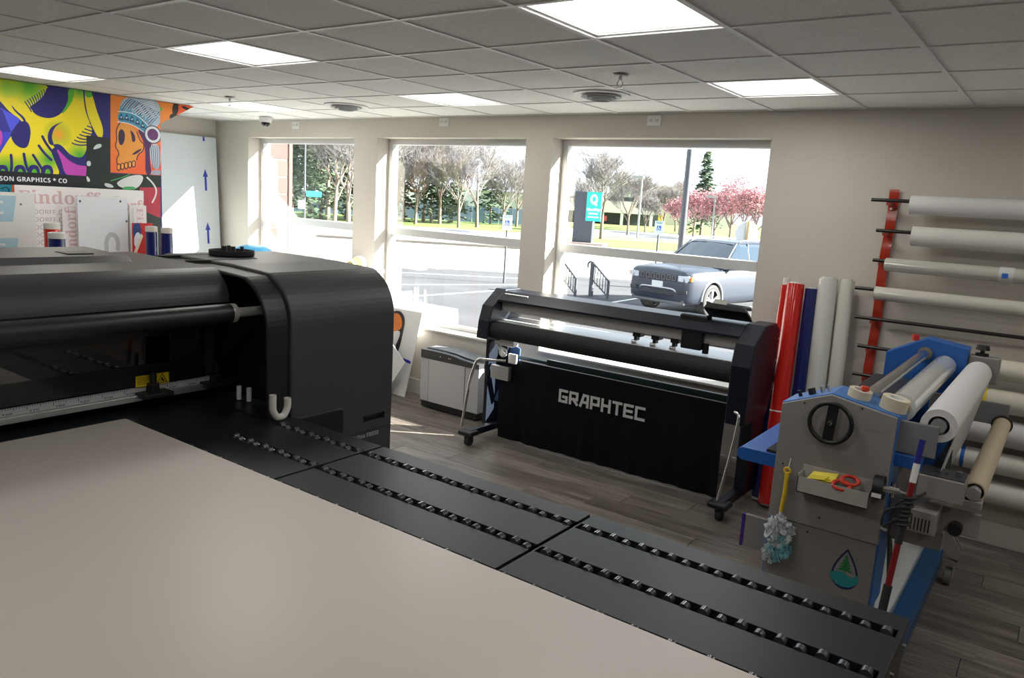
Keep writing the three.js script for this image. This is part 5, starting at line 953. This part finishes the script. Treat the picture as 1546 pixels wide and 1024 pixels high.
  mesh('number_plate', B(-0.16, 0.16, 0.66, 0.8, 2.39, 2.425, 0.004), M(lin(0.62, 0.62, 0.62), 0.5), t, { label: 'blank pale number plate' });
  mesh('chin', B(-0.78, 0.78, 0.3, 0.43, 2.2, 2.385, 0.03), M(lin(0.1, 0.105, 0.11), 0.5), t);
}
// signs, posts and rails
function post(name, label, cat, p, h, r, m, group) { const t = thing(name, label, cat, group, p); mesh('post', rod(V(0, 0, 0), V(0, h, 0), r, r * 0.85, 12), m, t); return t; }
const postM = M(lin(0.07, 0.075, 0.085), 0.5), galv = M(lin(0.3, 0.31, 0.31), 0.5);
{
  // teal company sign on a dark pylon
  const base = far(893, 48), t = thing('pylon_sign', 'teal sign panel with a white Q on a dark pylon', 'sign', null, base); t.rotation.y = Math.atan2(EYE.x - base.x, EYE.z - base.z) - 0.25;
  mesh('pylon', B(-0.95, 0.25, 0.25, 3.35, -0.3, 0.3, 0.02), M(lin(0.035, 0.04, 0.055), 0.5), t); mesh('pylon_foot', B(-1.6, 1.1, 0, 0.28, -0.7, 0.7, 0.05), M(lin(0.3, 0.22, 0.19), 0.8), t);
  const tx = canvasTex(256, 512, (c, w, h) => { c.fillStyle = '#17a79b'; c.fillRect(0, 0, w, h); c.strokeStyle = '#f4fbfa'; c.lineWidth = 34; c.beginPath(); c.ellipse(128, 130, 48, 72, 0, 0, 7); c.stroke(); c.beginPath(); c.moveTo(128, 170); c.lineTo(178, 236); c.stroke(); c.fillStyle = '#f4fbfa'; c.textAlign = 'center'; c.font = 'bold 66px sans-serif'; c.fillText('Quality', 128, 330); c.fillRect(50, 366, 156, 26); c.fillRect(34, 430, 188, 22); });
  const g = new THREE.BoxGeometry(0.92, 1.75, 0.2); mesh('teal_panel', g.translate(0.28, 2.48, 0.32), M(0xffffff, 0.4, 0, { map: tx }), t, { label: 'teal panel with white lettering' });
  // accessible parking signs
  const hTex = canvasTex(128, 192, (c, w, h) => { c.fillStyle = '#dfe8ea'; c.fillRect(0, 0, w, h); c.fillStyle = '#2a7f6a'; c.fillRect(14, 14, 100, 8); c.fillRect(24, 30, 80, 8); c.fillStyle = '#2f62c4'; c.fillRect(34, 66, 60, 68); c.strokeStyle = '#fff'; c.lineWidth = 6; c.beginPath(); c.arc(60, 112, 15, 0.3, 5); c.stroke(); c.beginPath(); c.moveTo(58, 78); c.lineTo(60, 102); c.lineTo(76, 102); c.lineTo(84, 122); c.stroke(); c.fillStyle = '#fff'; c.beginPath(); c.arc(58, 76, 5, 0, 7); c.fill(); });
  for (const [px, dist, top, lab] of [[768, 24, 325, 'blue wheelchair parking sign on a post outside the middle window'], [999, 27, 334, 'blue wheelchair parking sign on a post behind the parked car']]) {
    const p = far(px, dist), d = rayOf(px, top), yTop = EYE.y + d.y / Math.hypot(d.x, d.z) * dist; const s = post('parking_sign', lab, 'sign', p, yTop - LOT, 0.035, postM, 'accessible parking signs'); s.rotation.y = Math.atan2(EYE.x - p.x, EYE.z - p.z);
    mesh('sign_plate', new THREE.BoxGeometry(0.3, 0.46, 0.01).translate(0, yTop - LOT - 0.23, 0.045), M(0xffffff, 0.5, 0, { map: hTex }), s);
  }
  // street name and small sign on a dark pole
  const sp = far(460, 50), st = post('street_pole', 'thin dark pole with a green street sign outside the corner window', 'pole', sp, 7.5, 0.06, postM); st.rotation.y = Math.atan2(EYE.x - sp.x, EYE.z - sp.z);
  mesh('street_sign', B(0.1, 1.0, 2.05, 2.4, 0.07, 0.09), M(lin(0.02, 0.4, 0.3), 0.5), st, { label: 'green street name plate' });
  const nTex = canvasTex(96, 128, (c, w, h) => { c.fillStyle = '#eef2f2'; c.fillRect(0, 0, w, h); c.strokeStyle = '#111'; c.lineWidth = 6; c.strokeRect(4, 4, w - 8, h - 8); c.fillStyle = '#111'; c.font = 'bold 78px sans-serif'; c.textAlign = 'center'; c.fillText('77', 48, 90); });
  mesh('number_sign', new THREE.BoxGeometry(0.4, 0.55, 0.02).translate(-0.2, 1.55, 0.09), M(0xffffff, 0.5, 0, { map: nTex }), st);
  // tall parking lot lamp post and two lamps further off
  const lp = far(1035, 30); const big = post('lamp_post', 'thick dark lamp post rising behind the parked car', 'lamp post', lp, 9, 0.125, postM); mesh('post_foot', rod(V(0, 0, 0), V(0, 0.7, 0), 0.3, 0.3, 20), M(lin(0.4, 0.39, 0.37), 0.8), big); mesh('lamp_head', B(-0.3, 0.3, 9, 9.15, -0.3, 0.9, 0.03), postM, big);
  for (const [px, dist, top, lab] of [[967, 66, 268, 'slim street lamp left of the thick post, above the lawn'], [1080, 75, 298, 'slim street lamp among the pink trees']]) {
    const p = far(px, dist), d = rayOf(px, top), y = EYE.y + d.y / Math.hypot(d.x, d.z) * dist, s = post('street_lamp', lab, 'street lamp', p, y - LOT, 0.09, galv); mesh('lamp_head', B(-0.9, 0.15, y - LOT - 0.08, y - LOT + 0.14, -0.15, 0.15, 0.04), galv, s);
  }
  // back of a stop sign
  const bp = far(1135, 26), bs = post('road_sign', 'back of an eight-sided road sign on a wooden post behind the car', 'sign', bp, 2.35, 0.06, M(lin(0.55, 0.4, 0.18), 0.7)); bs.rotation.y = Math.atan2(EYE.x - bp.x, EYE.z - bp.z) + 0.5;
  mesh('sign_back', rod(V(0, 1.95, -0.06), V(0, 1.95, -0.075), 0.42, 0.42, 8), M(lin(0.6, 0.61, 0.62), 0.4, 0.3), bs);
  // stair handrails
  for (const [px, dist, w, lab] of [[903, 22, 0.6, 'dark metal stair handrail beside the car'], [856, 22, 0.55, 'dark metal stair handrail at the edge of the window']]) {
    const p = far(px, dist), t2 = thing('handrail', lab, 'handrail', 'stair handrails', p); t2.rotation.y = -0.15;
    mesh('rail', [wire([V(-0.16, 0.8, 0), V(-0.16, 0.93, 0), V(0, 0.95, 0), V(w, 0.5, 0)], 0.03), rod(V(0, 0.5, 0), V(w, 0.06, 0), 0.02)], postM, t2);
    mesh('end_post', rod(V(0, 0, 0), V(0, 0.98, 0), 0.07), postM, t2); mesh('end_post', rod(V(w, 0, 0), V(w, 0.5, 0), 0.04), postM, t2);
    for (let i = 1; i < 6; i++) mesh('baluster', rod(V(w * i / 6, 0.42 - 0.36 * i / 6, 0), V(w * i / 6, 0.95 - 0.45 * i / 6, 0), 0.014, 0.014, 8), postM, t2);
  }
}
// buildings across the road
{
  const wW = M(lin(0.6, 0.57, 0.52), 0.8), dk = M(lin(0.05, 0.055, 0.065), 0.4), roofM = M(lin(0.22, 0.23, 0.26), 0.7);
  let b = thing('office_building', 'long white office building with a dark window band behind the teal sign', 'building');
  const c = far(905, 112); b.position.copy(c); b.rotation.y = 0.62;
  mesh('upper_wall', B(-14, 12, 4.0, 5.9, -10, 0), wW, b); mesh('middle_wall', B(-14, 8, 1.7, 3.4, -10, 0.1), wW, b); mesh('roof_edge', B(-14.1, 12.1, 5.8, 6.0, -10, 0.15), whiteP, b);
  for (let i = 0; i < 9; i++) mesh('band_window', B(-13.9 + i * 2.45, -11.5 + i * 2.45, 3.4, 4.0, -9, -0.1), dk, b);
  mesh('recess_wall', B(-14, 9, 0, 1.75, -10, -2.5), dk, b);
  for (let i = 0; i < 6; i++) mesh('pillar', B(-13.6 + i * 4.2, -13.2 + i * 4.2, 0, 1.75, -0.5, 0), whiteP, b);
  mesh('red_sign', B(-1.2, 1.2, 0.5, 1.2, 0.4, 0.5), M(lin(0.45, 0.05, 0.06), 0.6), b);
  b = thing('low_building', 'low pale building with yellow posts behind the bare trees', 'building'); b.position.copy(far(985, 135)); b.rotation.y = 0.62;
  mesh('wall', B(-12, 14, 0, 4.2, -8, 0), M(lin(0.5, 0.47, 0.42), 0.8), b); mesh('flat_roof', B(-12.3, 14.3, 4.2, 4.6, -8.3, 0.3), roofM, b); for (let i = 0; i < 5; i++) mesh('yellow_post', B(-6 + i * 1.8, -5.4 + i * 1.8, 0, 1.6, 0.1, 0.4), M(lin(0.6, 0.42, 0.05), 0.6), b);
  b = thing('warehouse', 'white warehouse with a grey roof behind the row of bare trees', 'building'); b.position.copy(far(690, 98)); b.rotation.y = 0.62;
  mesh('wall', B(-16, 9, 0, 3.6, -10, 0), M(lin(0.62, 0.62, 0.62), 0.8), b); mesh('roof', ext([[-1, 3.6], [12, 3.6], [5.5, 5.8]], 16).rotateY(Math.PI / 2).translate(3, 0, 1), roofM, b); for (let i = 0; i < 3; i++) mesh('dock_door', B(-9 + i * 4, -6.6 + i * 4, 0, 2.2, -0.1, 0.06), M(lin(0.3, 0.32, 0.36), 0.5), b);
  const f = thing('metal_fence', 'blue-grey corrugated fence behind the trees', 'fence'); f.position.copy(far(640, 84)); f.rotation.y = 0.62;
  const blueF = M(lin(0.16, 0.24, 0.36), 0.5), pg = plainGeo(B(-0.7, 0.7, 0, 1.7, -0.04, 0.04)); for (let i = 0; i < 30; i++) { const m = new THREE.Mesh(pg, blueF); m.name = 'fence_panel'; m.castShadow = m.receiveShadow = true; m.position.set(-31.5 + i * 1.44, 0, i % 2 ? 0.04 : 0); f.add(m); }
}
// trees
function branches(h, levels, spread, r0, out, opt = {}) {
  const go = (p, dir, len, r, lv) => {
    const e = p.clone().addScaledVector(dir, len); r = Math.max(r, 0.0115); out[lv >= levels - 1 ? 0 : 1].push(rod(p, e, r, r * 0.62, lv >= levels - 1 ? 5 : 4, true)); if (!lv) { opt.tips?.push(e); return; }
    const n = lv >= levels - 1 ? 5 : 3 + Math.floor(rnd() * 2);
    for (let i = 0; i < n; i++) { const s = i === 0 ? 1 : rr(0.45, 1), q = p.clone().lerp(e, s); const a = rr(0, 6.283) + i * 2.4, tl = spread * rr(0.5, 1.15) * (i === 0 ? 0.45 : 1); const side = V(Math.cos(a), 0, Math.sin(a)); const d2 = dir.clone().addScaledVector(side, tl).add(V(0, 0.18, 0)).normalize(); go(q, d2, len * rr(0.6, 0.82), r * (i === 0 ? 0.62 : 0.46), lv - 1); }
  };
  go(V(0, 0, 0), V(rr(-0.05, 0.05), 1, rr(-0.05, 0.05)).normalize(), h * 0.27, r0, levels);
}
const barkM = M(lin(0.16, 0.13, 0.1), 0.9), twigM = M(lin(0.19, 0.175, 0.17), 0.9), needleM = [lin(0.045, 0.075, 0.04), lin(0.06, 0.085, 0.045)].map((c) => M(c, 0.9));
function bareTree(label, group, px, dist, h, levels = 6) { const t = thing('bare_tree', label, 'tree', group, far(px, dist, LOT - 0.02)); const out = [[], []]; branches(h, levels, 0.85, h * 0.017, out); mesh('trunk', out[0], barkM, t); mesh('twigs', out[1], twigM, t).userData.kind = 'stuff'; return t; }
function blossomTree(label, group, px, dist, h, col) {
  const t = thing('blossom_tree', label, 'tree', group, far(px, dist, LOT - 0.02)); const out = [[], []], tips = []; branches(h, 4, 0.85, h * 0.02, out, { tips }); mesh('trunk', out[0], barkM, t); mesh('twigs', out[1], twigM, t).userData.kind = 'stuff';
  const gs = []; for (const q of tips) for (let i = 0; i < 5; i++) gs.push(new THREE.TetrahedronGeometry(rr(0.05, 0.13)).rotateY(rr(0, 6)).rotateX(rr(0, 6)).translate(q.x + rr(-0.5, 0.5), q.y + rr(-0.45, 0.45), q.z + rr(-0.5, 0.5)));
  mesh('blossom', gs, M(col, 0.9), t).userData.kind = 'stuff';
}
function conifer(label, group, px, dist, h, w, k = 0) {
  const t = thing('conifer', label, 'tree', group, far(px, dist, LOT - 0.02)); mesh('trunk', rod(V(0, 0, 0), V(0, h * 0.95, 0), h * 0.017, 0.02, 8), barkM, t);
  const gs = []; const n = Math.round(h * 15);
  for (let i = 0; i < n; i++) { const f = Math.pow(rnd(), 0.8), y = h * (0.1 + 0.88 * f), L = w * (1.02 - f) * rr(0.6, 1.1) + 0.15, a = rr(0, 6.283), m = 3 + Math.round(L * 2.2); for (let j = 1; j <= m; j++) { const s = j / m, x = Math.cos(a) * L * s, z = Math.sin(a) * L * s, yy = y - L * s * s * 0.32; gs.push(new THREE.TetrahedronGeometry(rr(0.14, 0.3)).scale(1.2, 0.6, 1.2).rotateY(rr(0, 6)).translate(x + rr(-0.12, 0.12), yy + rr(-0.1, 0.1), z + rr(-0.12, 0.12))); } }
  mesh('needles', gs, needleM[k], t).userData.kind = 'stuff';
}
{
  const row = 'bare trees across the road', rl = 'bare tree in the row on the lawn across the road';
  for (const [px, d, h] of [[598, 64, 11], [628, 62, 10], [665, 66, 11.5], [694, 60, 9.5], [722, 63, 11], [762, 67, 8.5], [782, 70, 9], [640, 70, 12.5], [610, 71, 12.5]]) bareTree(rl, row, px, d + 6, h * 0.92);
  for (const [px, d, h] of [[505, 60, 11], [527, 58, 11.5], [485, 70, 12]]) bareTree('bare tree in front of the dark conifers by the street pole', 'bare trees by the conifers', px, d, h);
  const cg = 'conifers across the road', clab = 'dark green conifer in the group across the road';
  for (const [px, d, h, w] of [[440, 62, 12, 3.2], [468, 70, 12, 3.4], [495, 66, 12.5, 3.4], [524, 72, 12.5, 3.2], [598, 76, 12, 3], [652, 74, 8, 2.6], [742, 80, 6.5, 3], [684, 78, 6.5, 2.6]]) conifer(clab, cg, px, d, h, w, Math.round(px) % 2);
  bareTree('leaning bare tree beside the teal sign', null, 912, 60, 9.5);
  for (const [px, d, h] of [[952, 72, 7.5], [978, 84, 6], [1005, 90, 7.5], [880, 80, 7], [1024, 96, 7.5]]) bareTree('small bare tree near the far white buildings', 'small bare trees by the buildings', px, d, h);
  conifer('dark spruce rising above the pink blossom trees', null, 1063, 88, 9.2, 2.2);
  for (const [px, d, h] of [[1030, 82, 5.2], [1052, 80, 6.2], [1084, 78, 6.6], [1108, 76, 7], [1128, 74, 6.4], [1146, 72, 6.6]]) blossomTree('pink blossom tree in the row behind the parked car', 'pink blossom trees', px, d, h, lin(0.42, 0.2, 0.22));
}

renderer.render(scene, camera);
